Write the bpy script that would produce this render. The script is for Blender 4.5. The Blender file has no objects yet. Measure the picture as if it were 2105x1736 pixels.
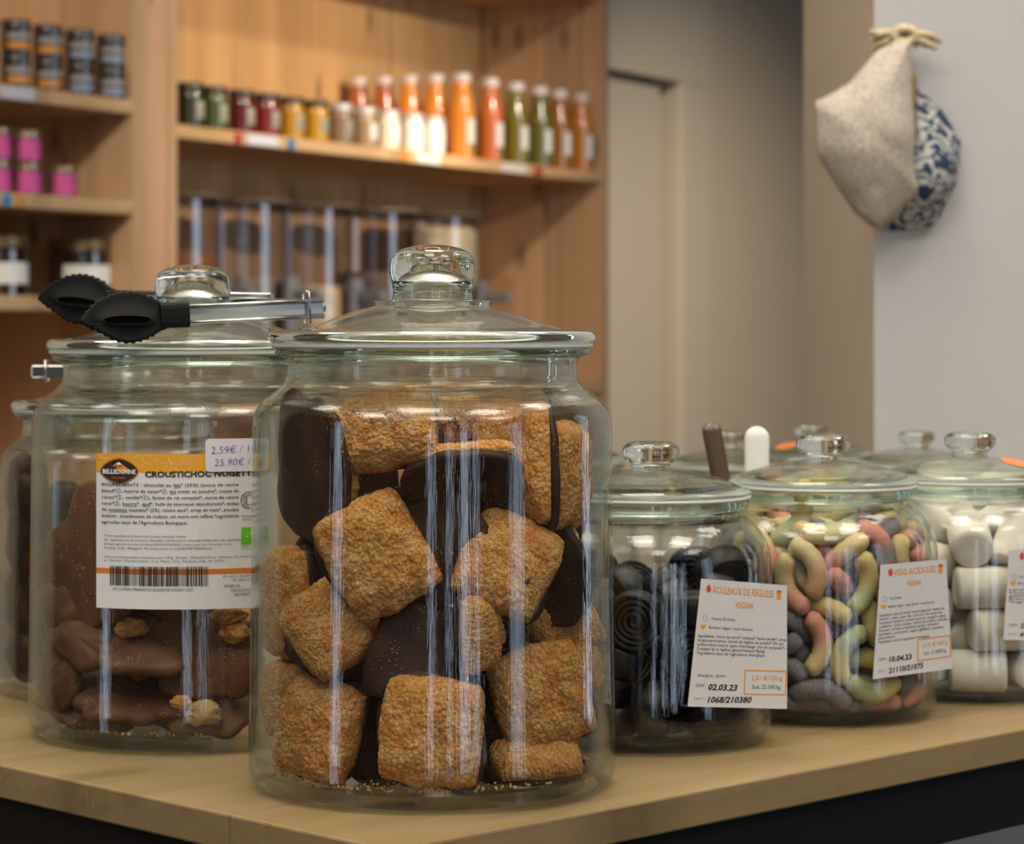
import bpy, bmesh, math, random
from math import sin, cos, pi, radians, sqrt, asin, atan2
from mathutils import Vector, Matrix, Euler, Quaternion, noise

# ------------------------------------------------------------------ camera, world, lights
SC = bpy.context.scene
COL = SC.collection
W_PX, H_PX = 2105, 1736
F = 5350.0            # focal length in pixels
CX, HZ = 1052.5, 660.0  # image centre column, horizon row
T = 0.90              # table top height
CZ = T + 0.2267       # camera height

cam = bpy.data.cameras.new('camera'); camo = bpy.data.objects.new('camera', cam); COL.objects.link(camo)
camo.location = (0, 0, CZ); camo.rotation_euler = (pi/2, 0, 0)
cam.sensor_width = 36.0; cam.sensor_fit = 'HORIZONTAL'
cam.lens = F/W_PX*36.0
cam.shift_y = -(H_PX/2-HZ)/W_PX
cam.clip_start = 0.02; cam.clip_end = 60
cam.dof.use_dof = True; cam.dof.focus_distance = 1.22; cam.dof.aperture_fstop = 16.5
SC.camera = camo

vs = SC.view_settings
vs.view_transform = 'Standard'; vs.look = 'None'; vs.gamma = 1.0; vs.use_curve_mapping = False
vs.exposure = 0.0
cy = SC.cycles
cy.max_bounces = 12; cy.diffuse_bounces = 3; cy.glossy_bounces = 5; cy.transmission_bounces = 8
cy.transparent_max_bounces = 40
cy.sample_clamp_indirect = 4.0
cy.caustics_reflective = False; cy.caustics_refractive = True
cy.blur_glossy = 0.3

world = bpy.data.worlds.new('world'); SC.world = world; world.use_nodes = True
world.node_tree.nodes['Background'].inputs[0].default_value = (0.75, 0.85, 1.0, 1)
world.node_tree.nodes['Background'].inputs[1].default_value = 0.35

def area(name, loc, target, sx, sy, power, col, spread=180, shape='RECTANGLE'):
    l = bpy.data.lights.new(name, 'AREA'); l.shape = shape; l.size = sx; l.size_y = sy
    l.energy = power; l.color = col; l.spread = radians(spread)
    o = bpy.data.objects.new(name, l); COL.objects.link(o); o.location = loc
    o.rotation_euler = (Vector(target)-Vector(loc)).to_track_quat('-Z', 'Y').to_euler()
    return o
WARM = (1.0, 0.84, 0.63); NEUT = (1.0, 0.92, 0.80); DAY = (0.66, 0.80, 1.0)
# ceiling downlights (small bright panels)
for i, (x, y, p) in enumerate([(-1.3, 0.1, 11), (-0.2, 0.6, 12), (0.9, 0.6, 12), (0.3, -0.9, 11), (1.9, -0.4, 10),
                               (-1.6, 1.7, 9), (0.0, 2.1, 10), (1.3, 2.0, 9)]):
    area('ceiling_lamp', (x, y, 2.93), (x, y, 0), 0.60, 0.60, p*0.85, NEUT, 160)
# shelf spotlights, warm, in front of the shelving; the last is an added fill
def spot(name, loc, target, power, col, size, blend, rad):
    l = bpy.data.lights.new(name, 'SPOT'); l.energy = power; l.color = col
    l.spot_size = radians(size); l.spot_blend = blend; l.shadow_soft_size = rad
    o = bpy.data.objects.new(name, l); COL.objects.link(o); o.location = loc
    o.rotation_euler = (Vector(target)-Vector(loc)).to_track_quat('-Z', 'Y').to_euler()
    return o
spot('spot_light', (2.3, 3.7, 2.45), (-0.30, 5.65, 1.62), 350, WARM, 38, 0.9, 0.06)
spot('spot_light', (1.15, 4.6, 2.85), (-0.2, 5.75, 1.15), 70, WARM, 62, 0.9, 0.05)
spot('spot_light', (0.95, 5.0, 2.85), (-0.16, 5.80, 1.53), 170, WARM, 15, 0.8, 0.04)
spot('spot_light', (0.9, 2.5, 2.40), (-0.85, 4.5, 1.55), 230, NEUT, 56, 0.9, 0.05)
spot('spot_light', (1.2, 5.6, 2.85), (1.05, 8.0, 0.7), 330, WARM, 62, 1.0, 0.05)
spot('spot_light', (-0.75, 1.5, 2.7), (-0.80, 4.7, 1.62), 150, NEUT, 40, 0.9, 0.06)  # fill added to brighten the left bay, no known fixture
# daylight in the shop-front glazing behind the camera and in the side window
for x_, w_ in ((0.02, .20), (0.86, .14), (1.62, .40), (2.35, .22)):
    area('shopfront_daylight', (x_, -2.95, 1.35), (x_, 0, 1.35), w_, 2.3, 24*w_, DAY)
area('right_window_daylight', (3.15, 3.45, 1.45), (0, 3.45, 1.45), 1.4, 2.0, 46, DAY)
area('right_window_daylight', (3.15, -0.9, 1.35), (0, -0.9, 1.35), 0.6, 2.2, 9, DAY)
for x_, y_ in ((-0.9, -0.2), (0.9, 0.2), (0.0, 1.8)):   # unseen fill lamps added to brighten the ceiling and its reflections
    area('added_ceiling_fill', (x_, y_, 2.45), (x_, y_, 3.0), 0.5, 0.5, 44, NEUT, 180)
area('side_window_daylight', (-2.95, -0.42, 1.35), (0, -0.42, 1.35), 0.30, 2.2, 7, DAY)

# ------------------------------------------------------------------ helpers
def px(x, y, d):
    """point seen at photo pixel (x, y) at distance d along the view axis"""
    return Vector(((x-CX)*d/F, d, CZ-(y-HZ)*d/F))

def srgb(h, a=1.0):
    h = h.lstrip('#'); c = [int(h[i:i+2], 16)/255 for i in (0, 2, 4)]
    c = [v/12.92 if v <= .04045 else ((v+.055)/1.055)**2.4 for v in c]
    return (c[0], c[1], c[2], a)

def link(name, me, mats=None, parent=None, smooth=False):
    o = bpy.data.objects.new(name, me); COL.objects.link(o)
    if mats is not None:
        for m in (mats if isinstance(mats, (list, tuple)) else [mats]):
            me.materials.append(m)
    if smooth:
        me.polygons.foreach_set('use_smooth', [True]*len(me.polygons))
    if parent is not None:
        o.parent = parent
    return o

def mesh_from(bm, name='m', recalc=True):
    if recalc: bmesh.ops.recalc_face_normals(bm, faces=bm.faces)
    me = bpy.data.meshes.new(name); bm.to_mesh(me); bm.free(); return me

def obj(name, bm, mats, parent=None, smooth=False):
    return link(name, mesh_from(bm, name), mats, parent, smooth)

def tag(o, label=None, cat=None, group=None, kind=None):
    if label: o['label'] = label
    if cat: o['category'] = cat
    if group: o['group'] = group
    if kind: o['kind'] = kind
    return o

def thing(name, label, cat, loc=(0, 0, 0), rot=(0, 0, 0), group=None):
    o = bpy.data.objects.new(name, None); COL.objects.link(o); o.empty_display_size = .02
    o.location = loc; o.rotation_euler = rot
    return tag(o, label, cat, group)

def copy_tree(o, parent=None):
    c = o.copy(); COL.objects.link(c)
    if parent is not None:
        c.parent = parent
    for ch in o.children:
        copy_tree(ch, c)
    return c

def box(bm, x0, x1, y0, y1, z0, z1, mi=0, bev=0.0):
    vs_ = [bm.verts.new((x, y, z)) for z in (z0, z1) for y in (y0, y1) for x in (x0, x1)]
    fs = []
    for q in ((0, 1, 3, 2), (4, 6, 7, 5), (0, 4, 5, 1), (2, 3, 7, 6), (0, 2, 6, 4), (1, 5, 7, 3)):
        f = bm.faces.new([vs_[i] for i in q]); f.material_index = mi; fs.append(f)
    if bev:
        es = list({e for f in fs for e in f.edges})
        bmesh.ops.bevel(bm, geom=es, offset=bev, segments=2, affect='EDGES', profile=.5)
    return bm

def nb(*a, **k):
    bm = bmesh.new(); box(bm, *a, **k); return bm

def cr(pts, n=6):
    """Catmull-Rom through a profile; a point given twice stays a corner"""
    out = []
    P_ = [Vector(p) for p in pts]
    for i in range(len(P_)-1):
        p1, p2 = P_[i], P_[i+1]
        if (p1-p2).length < 1e-9: continue
        p0 = P_[i-1] if i > 0 else p1
        p3 = P_[i+2] if i+2 < len(P_) else p2
        for k in range(n):
            t = k/n
            out.append(.5*((2*p1)+(p2-p0)*t+(2*p0-5*p1+4*p2-p3)*t*t+(3*p1-p0-3*p2+p3)*t**3))
    out.append(P_[-1])
    return [(max(v[0], 0.0), v[1]) for v in out]

def lathe(prof, n=64, bm=None, closed=False, mi=0, mi_fn=None):
    bm = bm or bmesh.new(); rings = []
    for r, z in prof:
        if r < 1e-6:
            rings.append([bm.verts.new((0, 0, z))])
        else:
            rings.append([bm.verts.new((r*cos(2*pi*i/n), r*sin(2*pi*i/n), z)) for i in range(n)])
    prs = list(zip(rings, rings[1:]))
    if closed: prs.append((rings[-1], rings[0]))
    for ri, (a, b) in enumerate(prs):
        m = mi_fn(ri) if mi_fn else mi
        for i in range(n):
            j = (i+1) % n
            if len(a) == 1 and len(b) == 1: continue
            if len(a) == 1: f = bm.faces.new((a[0], b[j], b[i]))
            elif len(b) == 1: f = bm.faces.new((a[i], a[j], b[0]))
            else: f = bm.faces.new((a[i], a[j], b[j], b[i]))
            f.material_index = m
    return bm

def tube(bm, pts, rad, n=10, cap=True, mi=0):
    pts = [Vector(p) for p in pts]; rings = []
    up = None
    for i, p in enumerate(pts):
        d = (pts[min(i+1, len(pts)-1)]-pts[max(i-1, 0)]).normalized()
        if up is None:
            up = d.orthogonal().normalized()
        else:
            up = (up-d*up.dot(d)).normalized()
        s = d.cross(up)
        r = rad[i] if isinstance(rad, (list, tuple)) else rad
        rings.append([bm.verts.new(p+r*(up*cos(2*pi*k/n)+s*sin(2*pi*k/n))) for k in range(n)])
    for a, b in zip(rings, rings[1:]):
        for k in range(n):
            f = bm.faces.new((a[k], a[(k+1) % n], b[(k+1) % n], b[k])); f.material_index = mi
    if cap:
        bm.faces.new(rings[0][::-1]).material_index = mi; bm.faces.new(rings[-1]).material_index = mi
    return bm

# ------------------------------------------------------------------ materials
def mat(name):
    m = bpy.data.materials.new(name); m.use_nodes = True
    nt = m.node_tree; nt.nodes.clear()
    out = nt.nodes.new('ShaderNodeOutputMaterial')
    return m, nt, out
def N(nt, typ, **kw):
    n = nt.nodes.new('ShaderNode'+typ)
    for k, v in kw.items():
        if k.startswith('_'): setattr(n, k[1:], v)
        else: n.inputs[k.replace('__', ' ')].default_value = v
    return n
def L(nt, a, b): nt.links.new(a, b)

def ramp(nt, fac, stops):
    r = nt.nodes.new('ShaderNodeValToRGB')
    el = r.color_ramp.elements
    el[0].position, el[0].color = stops[0]
    el[1].position, el[1].color = stops[-1]
    for p, c in stops[1:-1]:
        e = el.new(p); e.color = c
    L(nt, fac, r.inputs[0]); return r

def plain(name, col, rough=.5, metal=0.0, spec=.5, bump=0, bscale=200, var=0.0, coat=0.0):
    m, nt, out = mat(name)
    b = N(nt, 'BsdfPrincipled', Roughness=rough, Metallic=metal)
    b.inputs['Specular IOR Level'].default_value = spec
    b.inputs['Coat Weight'].default_value = coat
    c = srgb(col) if isinstance(col, str) else col
    b.inputs['Base Color'].default_value = c
    tc = N(nt, 'TexCoord')
    if var:
        nz = N(nt, 'TexNoise', Scale=bscale*.3, Detail=4.0); L(nt, tc.outputs['Object'], nz.inputs['Vector'])
        r = ramp(nt, nz.outputs['Fac'], [(.3, tuple(v*(1-var) for v in c[:3])+(1,)), (.7, tuple(min(1, v*(1+var)) for v in c[:3])+(1,))])
        L(nt, r.outputs[0], b.inputs['Base Color'])
    if bump:
        nz = N(nt, 'TexNoise', Scale=bscale, Detail=5.0); L(nt, tc.outputs['Object'], nz.inputs['Vector'])
        bp = N(nt, 'Bump', Strength=bump, Distance=.002); L(nt, nz.outputs['Fac'], bp.inputs['Height']); L(nt, bp.outputs[0], b.inputs['Normal'])
    L(nt, b.outputs[0], out.inputs[0]); return m

def pine(name, base, dark, along='z', across='x', plank=.09, knots=.5, rough=.55, gscale=1.0, tone=.25):
    """planks with lengthwise grain and a few knots, in object space"""
    m, nt, out = mat(name)
    tc = N(nt, 'TexCoord'); sep = N(nt, 'SeparateXYZ'); L(nt, tc.outputs['Object'], sep.inputs[0])
    A, X = sep.outputs[along.upper()], sep.outputs[across.upper()]
    third = [c for c in 'XYZ' if c not in (along.upper(), across.upper())][0]
    # plank index
    dv = N(nt, 'Math', _operation='DIVIDE'); dv.inputs[1].default_value = plank; L(nt, X, dv.inputs[0])
    fl = N(nt, 'Math', _operation='FLOOR'); L(nt, dv.outputs[0], fl.inputs[0])
    wn = N(nt, 'TexWhiteNoise', _noise_dimensions='1D'); L(nt, fl.outputs[0], wn.inputs['W'])
    fr = N(nt, 'Math', _operation='FRACT'); L(nt, dv.outputs[0], fr.inputs[0])
    # grain coords
    off = N(nt, 'Math', _operation='MULTIPLY'); off.inputs[1].default_value = 7.3; L(nt, wn.outputs['Value'], off.inputs[0])
    a2 = N(nt, 'Math', _operation='MULTIPLY_ADD'); a2.inputs[1].default_value = 1.6*gscale; L(nt, A, a2.inputs[0]); L(nt, off.outputs[0], a2.inputs[2])
    x2 = N(nt, 'Math', _operation='MULTIPLY'); x2.inputs[1].default_value = 38*gscale; L(nt, X, x2.inputs[0])
    t2 = N(nt, 'Math', _operation='MULTIPLY'); t2.inputs[1].default_value = 38*gscale; L(nt, sep.outputs[third], t2.inputs[0])
    cb = N(nt, 'CombineXYZ'); L(nt, a2.outputs[0], cb.inputs[0]); L(nt, x2.outputs[0], cb.inputs[1]); L(nt, t2.outputs[0], cb.inputs[2])
    nz = N(nt, 'TexNoise', Scale=1.0, Detail=6.0, Roughness=.6, Distortion=.6); L(nt, cb.outputs[0], nz.inputs['Vector'])
    fine = N(nt, 'TexNoise', Scale=6.0, Detail=3.0); L(nt, cb.outputs[0], fine.inputs['Vector'])
    b_, d_ = srgb(base), srgb(dark)
    mid = tuple((p*.65+q*.35) for p, q in zip(b_, d_))
    r = ramp(nt, nz.outputs['Fac'], [(.32, b_), (.55, mid), (.74, d_)])
    mx = N(nt, 'Mix', _data_type='RGBA', _blend_type='MULTIPLY'); mx.inputs['Factor'].default_value = .25
    L(nt, r.outputs[0], mx.inputs[6]); L(nt, fine.outputs['Color'], mx.inputs[7])
    # per-plank tone
    hs = N(nt, 'HueSaturation'); v = N(nt, 'MapRange'); v.inputs['To Min'].default_value = 1-tone*.6; v.inputs['To Max'].default_value = 1+tone*.4
    L(nt, wn.outputs['Value'], v.inputs[0]); L(nt, v.outputs[0], hs.inputs['Value']); L(nt, mx.outputs[2], hs.inputs['Color'])
    col = hs.outputs[0]
    if knots:
        k2 = N(nt, 'CombineXYZ')
        ka = N(nt, 'Math', _operation='MULTIPLY_ADD'); ka.inputs[1].default_value = 2.6; L(nt, A, ka.inputs[0]); L(nt, off.outputs[0], ka.inputs[2])
        kx = N(nt, 'Math', _operation='MULTIPLY'); kx.inputs[1].default_value = 7.0; L(nt, X, kx.inputs[0])
        L(nt, ka.outputs[0], k2.inputs[0]); L(nt, kx.outputs[0], k2.inputs[1])
        vo = N(nt, 'TexVoronoi', _voronoi_dimensions='2D', Scale=1.0, Randomness=1.0); L(nt, k2.outputs[0], vo.inputs['Vector'])
        kr = ramp(nt, vo.outputs['Distance'], [(.03, (1, 1, 1, 1)), (.13, (0, 0, 0, 1))])
        km = N(nt, 'Math', _operation='MULTIPLY'); km.inputs[1].default_value = knots; L(nt, kr.outputs[0], km.inputs[0])
        mk = N(nt, 'Mix', _data_type='RGBA'); L(nt, km.outputs[0], mk.inputs['Factor']); L(nt, col, mk.inputs[6])
        mk.inputs[7].default_value = tuple(c*.35 for c in d_[:3])+(1,)
        col = mk.outputs[2]
    # dark seam between planks
    sm = N(nt, 'Math', _operation='COMPARE'); sm.inputs[1].default_value = 0.0; sm.inputs[2].default_value = .018; L(nt, fr.outputs[0], sm.inputs[0])
    sf = N(nt, 'Math', _operation='MULTIPLY'); sf.inputs[1].default_value = .35; L(nt, sm.outputs[0], sf.inputs[0])
    ms = N(nt, 'Mix', _data_type='RGBA'); L(nt, sf.outputs[0], ms.inputs['Factor']); L(nt, col, ms.inputs[6])
    ms.inputs[7].default_value = tuple(c*.4 for c in d_[:3])+(1,)
    b = N(nt, 'BsdfPrincipled', Roughness=rough); b.inputs['Specular IOR Level'].default_value = .35
    L(nt, ms.outputs[2], b.inputs['Base Color'])
    bp = N(nt, 'Bump', Strength=.15, Distance=.001); L(nt, nz.outputs['Fac'], bp.inputs['Height']); L(nt, bp.outputs[0], b.inputs['Normal'])
    L(nt, b.outputs[0], out.inputs[0]); return m

def thin_glass(name, clear=(.985, .992, .985), edge=(.60, .68, .62), power=2.2, refl=1.0, wav=0.0):
    """blown glass wall: clear straight through, tinted along grazing paths, with Fresnel reflections"""
    m, nt, out = mat(name)
    geo = N(nt, 'NewGeometry')
    ior = N(nt, 'MapRange'); ior.inputs['To Min'].default_value = 1.5; ior.inputs['To Max'].default_value = 1/1.5
    L(nt, geo.outputs['Backfacing'], ior.inputs[0])
    fr = N(nt, 'Fresnel'); L(nt, ior.outputs[0], fr.inputs['IOR'])
    lw = N(nt, 'LayerWeight', Blend=.5)
    pw = N(nt, 'Math', _operation='POWER'); pw.inputs[1].default_value = power; L(nt, lw.outputs['Facing'], pw.inputs[0])
    mx = N(nt, 'Mix', _data_type='RGBA'); mx.inputs[6].default_value = clear+(1,); mx.inputs[7].default_value = edge+(1,)
    L(nt, pw.outputs[0], mx.inputs['Factor'])
    tr = N(nt, 'BsdfTransparent'); L(nt, mx.outputs[2], tr.inputs[0])
    gl = N(nt, 'BsdfGlossy', Roughness=.015); gl.inputs[0].default_value = (refl, refl, refl, 1)
    if wav:
        tc = N(nt, 'TexCoord'); mp = N(nt, 'Mapping'); mp.inputs['Scale'].default_value = (170, 170, 7); L(nt, tc.outputs['Object'], mp.inputs[0])
        nz = N(nt, 'TexNoise', Scale=1.0, Detail=4.0, Roughness=.65); L(nt, mp.outputs[0], nz.inputs['Vector'])
        bp = N(nt, 'Bump', Strength=wav, Distance=.002); L(nt, nz.outputs['Fac'], bp.inputs['Height'])
        L(nt, bp.outputs[0], gl.inputs['Normal'])
    ms = N(nt, 'MixShader'); L(nt, fr.outputs[0], ms.inputs[0]); L(nt, tr.outputs[0], ms.inputs[1]); L(nt, gl.outputs[0], ms.inputs[2])
    L(nt, ms.outputs[0], out.inputs[0]); return m

def solid_glass(name, col=(.93, .97, .94), thru=0.0, rough=0.0, ripple=0.0):
    """refracting glass; 'thru' lets that share of light straight through"""
    m, nt, out = mat(name)
    g = N(nt, 'BsdfGlass', IOR=1.5, Roughness=rough); g.inputs[0].default_value = col+(1,)
    if ripple:
        tc = N(nt, 'TexCoord'); mp = N(nt, 'Mapping'); mp.inputs['Scale'].default_value = (14, 14, 260); L(nt, tc.outputs['Object'], mp.inputs[0])
        nz = N(nt, 'TexNoise', Scale=1.0, Detail=3.0); L(nt, mp.outputs[0], nz.inputs['Vector'])
        bp = N(nt, 'Bump', Strength=ripple, Distance=.002); L(nt, nz.outputs['Fac'], bp.inputs['Height']); L(nt, bp.outputs[0], g.inputs['Normal'])
    if thru:
        tr = N(nt, 'BsdfTransparent'); tr.inputs[0].default_value = col+(1,)
        ms = N(nt, 'MixShader'); ms.inputs[0].default_value = thru
        L(nt, g.outputs[0], ms.inputs[1]); L(nt, tr.outputs[0], ms.inputs[2]); L(nt, ms.outputs[0], out.inputs[0])
    else:
        L(nt, g.outputs[0], out.inputs[0])
    return m

M = {}
M['pine_v'] = pine('pine_vertical', '#dfb37c', '#bf8d55', 'z', 'x', .095, .8)
M['pine_side'] = pine('pine_side', '#e0b88c', '#c39468', 'z', 'y', .085, .8)
M['pine_post'] = pine('pine_post', '#dcae88', '#c08e68', 'z', 'x', .3, .8)
M['pine_shelf'] = pine('pine_shelf', '#e0b886', '#bb8a55', 'x', 'y', .11, .5)
M['table_pine'] = pine('table_pine', '#937e59', '#79633f', 'x', 'y', .11, .55, rough=.42, gscale=1.3, tone=.12)
M['wall_beige'] = plain('beige_paint', '#cdbfa9', .8, bump=.05, bscale=60)
M['door_beige'] = plain('beige_door_paint', '#cfc3b0', .6)
M['wall_dark'] = plain('shop_wall_umber', '#4a4038', .8)
M['wall_white'] = plain('white_paint', '#c3c2c3', .85, bump=.05, bscale=80)
M['ceil'] = plain('ceiling_paint', '#f0ece4', .9)
M['floor'] = plain('floor_tile', '#4a403c', .5, var=.1, bscale=8)
M['black_metal'] = plain('black_metal', '#0b0a09', .6, spec=.2)
M['white_plastic'] = plain('white_plastic', '#e8e6df', .45)
M['seal'] = plain('clear_white_seal', '#dedfd8', .5)
M['glass'] = thin_glass('jar_glass', wav=.08)
M['glass_back'] = thin_glass('jar_glass_plain')
M['rim'] = solid_glass('rim_glass', (.88, .95, .91), .08)
M['neck'] = solid_glass('neck_glass', (.955, .98, .965), .35, ripple=.25)
M['dome'] = solid_glass('lid_dome_glass', (.965, .985, .972), .55, ripple=.12)
M['knob'] = solid_glass('knob_glass', (.95, .98, .96), .0)
M['lidglass'] = thin_glass('lid_glass', (.98, .99, .98), (.62, .70, .64), 3.0)
M['steel'] = plain('brushed_steel', '#b9b9b8', .24, 1.0)
M['silicone'] = plain('black_silicone', '#080808', .7, spec=.2, bump=.05, bscale=400)
# ------------------------------------------------------------------ room shell
ANG = radians(61.9); UX, UY = cos(ANG), sin(ANG)
SX, SY = (1240-CX)*6.6/F, 6.6
def at(t, s, z=0.0):
    return Vector((SX+UX*t-UY*s, SY+UY*t+UX*s, z))
def tpx(x, s):
    k = (x-CX)/F
    return (k*(SY+UX*s)-SX+UY*s)/(UX-UY*k)
def zpx(y, p):
    return CZ-(y-HZ)*p[1]/F

def struct(name, bm, m, rot=0.0, loc=(0, 0, 0), label=None):
    o = obj(name, bm, m); o.location = loc; o.rotation_euler = (0, 0, rot); o['kind'] = 'structure'
    if label: o['label'] = label
    return o
RM = (-3.0, 3.2, -3.0, 10.6, 3.0)  # x0 x1 y0 y1 height
struct('floor', nb(RM[0]-.3, RM[1]+.3, RM[2]-.3, RM[3]+.3, -.1, 0), M['floor'])
struct('ceiling', nb(RM[0]-.3, RM[1]+.3, RM[2]-.3, RM[3]+.3, RM[4], RM[4]+.1), M['ceil'])
struct('wall_left', nb(RM[0]-.2, RM[0], RM[2], RM[3], 0, RM[4]), M['wall_dark'])
struct('wall_right', nb(RM[1], RM[1]+.2, RM[2], RM[3], 0, RM[4]), M['wall_dark'])
struct('wall_front', nb(RM[0], RM[1], RM[2]-.2, RM[2], 0, RM[4]), M['wall_dark'])
# long wall behind the shelving, with a door recess right of the shelves
tD0, tD1, tD2 = -.2, tpx(1372, .40), tpx(1392, .40)
zD = zpx(180, at(tD1, .40))
bm = bmesh.new()
box(bm, -5.2, tD0, .40, .55, 0, RM[4]); box(bm, tD2, 5.0, .40, .55, 0, RM[4]); box(bm, tD0, tD2, .40, .55, zD+.02, RM[4])
struct('wall_back', bm, M['wall_beige'], ANG, (SX, SY, 0))
tE = tpx(1462, .385)
bm = bmesh.new(); box(bm, tD2, tE, .385, .40, 0, zD+.02, bev=.003); box(bm, tD0, tE, .385, .40, zD+.021, RM[4]-.001, bev=.003)
struct('trim_1', bm, M['door_beige'], ANG, (SX, SY, 0))
d1 = struct('door_1', nb(tD0, tD1+.0, .425, .46, 0.005, zD), M['door_beige'], ANG, (SX, SY, 0))
# white pillar on the right (a boxed-out wall end)
PD = 2.5
xp = (1797-CX)*PD/F
yp2 = xp/((1652-CX)/F)
bm = nb(xp, 2.4, PD, yp2, 0, RM[4])
for f in bm.faces: f.material_index = 0 if f.calc_center_median().y < PD+.001 else 1  # all but the front beige: the side's warm shade put into colour
struct('wall_pillar', bm, [M['wall_white'], M['wall_beige']])
# glazing behind the camera and in the left wall (seen only as reflections)
def window(name, x0, x1, z0, z1, rot, loc, n):
    bm = bmesh.new()
    for i in range(n+1):
        x = x0+(x1-x0)*i/n; box(bm, x-.03, x+.03, -.02, .05, z0, z1)
    box(bm, x0-.03, x1+.03, -.02, .05, z0-.06, z0); box(bm, x0-.03, x1+.03, -.02, .05, z1, z1+.06)
    return struct(name, bm, M['black_metal'], rot, loc)
window('window_1', -.1, 2.6, .2, 2.5, 0, (0, -2.97, 0), 4)
window('window_2', -.25, .25, .2, 2.5, pi/2, (-2.97, -.42, 0), 1)

window('window_3', -.73, .73, .4, 2.5, -pi/2, (3.17, 3.45, 0), 2)
window('window_4', -.43, .43, .2, 2.5, -pi/2, (3.17, -.9, 0), 1)

# ------------------------------------------------------------------ shelving
tR = 0.0; tRL = tpx(365, 0); tRL2 = tpx(347, 0); tF = tpx(298, 0); tLP = tpx(276, 0)
DEP = .357; ZT = 2.75
ZS = 1.503                      # product shelf of the right bay
loc = (SX, SY, 0)
def unit(label, t0, t1, lt, rt, shelves, name='shelving_unit'):
    r = thing(name, label, 'shelves', loc, (0, 0, ANG), 'pine shelving along the wall')
    obj('side_panel', nb(t0-lt, t0, 0, DEP+.02, 0, ZT, bev=.002), M['pine_side'], r)
    obj('side_panel', nb(t1, t1+rt, 0, DEP+.02, 0, ZT, bev=.002), M['pine_side'], r)
    obj('back_panel', nb(t0, t1, DEP, DEP+.018, 0, ZT), M['pine_v'], r)
    sh = {}
    for z in shelves:
        sh[z] = obj('shelf', nb(t0+.0006, t1-.0006, 0.002, DEP-.001, z-.026, z, bev=.0025), M['pine_shelf'], r)
    return r, sh
zl1 = zpx(206, at(tLP, 0)); zl2 = zpx(413, at(tLP, 0)); zl3 = zpx(611, at(tLP, 0))
ru, rsh = unit('tall pine shelving bay holding juice bottles above clear dispensers', tRL, tR, tRL-tRL2, .032,
               [1.966, ZS, .97, .5, .1])
lu, lsh = unit('pine shelving bay with black and pink labelled jars', -3.1, tLP, .03, tF-tLP-.001, [2.1, zl1, zl2, zl3, .72, .1])
fp = obj('filler_post', nb(tF, tRL2-.001, .004, .05, 0, ZT, bev=.003), M['pine_post'])
fp.location = loc; fp.rotation_euler = (0, 0, ANG)
tag(fp, 'broad pine post board between the two shelving bays', 'post')

def shelf_tag(sh, name, x0, x1, z, col, h=.02):
    """paper strip or coloured dot on a shelf edge"""
    t0, t1 = tpx(x0, 0), tpx(x1, 0)
    m = M.get('tag'+col) or M.setdefault('tag'+col, plain('shelf_ticket_'+col.strip('#'), col, .5))
    obj(name, nb(t0, t1, -.001, .0015, z-.024, z-.024+h), m, sh)
for x0, x1, c in ((484, 496, '#b3262b'), (508, 572, '#d8d6dd'), (592, 606, '#2f7fae'), (857, 905, '#e6e3de'), (1032, 1082, '#d9d3cb'), (1100, 1114, '#a83434'), (826, 840, '#d6862f')):
    shelf_tag(rsh[ZS], 'price_ticket', x0, x1, ZS, c)
shelf_tag(lsh[zl1], 'price_ticket', 3, 70, zl1, '#c9c5cf')
shelf_tag(lsh[zl2], 'price_ticket', 6, 22, zl2, '#2f7fae')
shelf_tag(lsh[zl2], 'price_ticket', 34, 50, zl2, '#c98a34')

# ---- jars and bottles on the shelves (local -y faces the shop)
def vessel(prof, n=32):
    return mesh_from(lathe(cr(prof, 4), n), 'vessel')
def patch(r, z0, z1, a0, a1, off=.0008, n=10, mi=0, bm=None):
    bm = bm or bmesh.new(); rows = []
    for z in (z0, z1):
        rows.append([bm.verts.new(((r+off)*sin(a0+(a1-a0)*i/n), -(r+off)*cos(a0+(a1-a0)*i/n), z)) for i in range(n+1)])
    for i in range(n):
        bm.faces.new((rows[0][i], rows[0][i+1], rows[1][i+1], rows[1][i])).material_index = mi
    return bm
def glossy(name, col):
    return M.get(name) or M.setdefault(name, plain(name, col, .12, spec=.6, coat=.6))
def put(o, x, s, z, t=None):
    p = at(tpx(x, s) if t is None else t, s, z)
    o.location = p; o.rotation_euler = (0, 0, ANG); return o

jar_me = vessel([(0, 0), (.022, 0), (.0265, .004), (.0275, .012), (.0275, .060), (.0262, .068), (.0245, .071), (.0245, .0745), (0, .0745)])
jlid_me = vessel([(0, .0735), (.026, .0735), (.0265, .075), (.0265, .0865), (.0255, .088), (0, .088)])
jlab_me = mesh_from(patch(.0275, .018, .052, -.5, .5), 'lab', False)
def small_jar(label, body, lid, lab, group):
    r = thing('preserve_jar', label, 'jar', group=group)
    link('jar_body', jar_me.copy(), body, r, True)
    link('jar_lid', jlid_me.copy(), lid, r, True)
    link('jar_label', jlab_me.copy(), lab, r, True)
    return r
lidsteel = plain('jar_lid_dark', '#4a463f', .35, .6); lidpale = plain('jar_lid_pale', '#cfcac0', .35, .3)
lab_grey = plain('jar_label_grey', '#98927f', .6, var=.3, bscale=300)
lab_white = plain('jar_label_white', '#e9e4da', .6, var=.1, bscale=300)
G1 = 'short preserve jars along the juice shelf'
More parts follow.
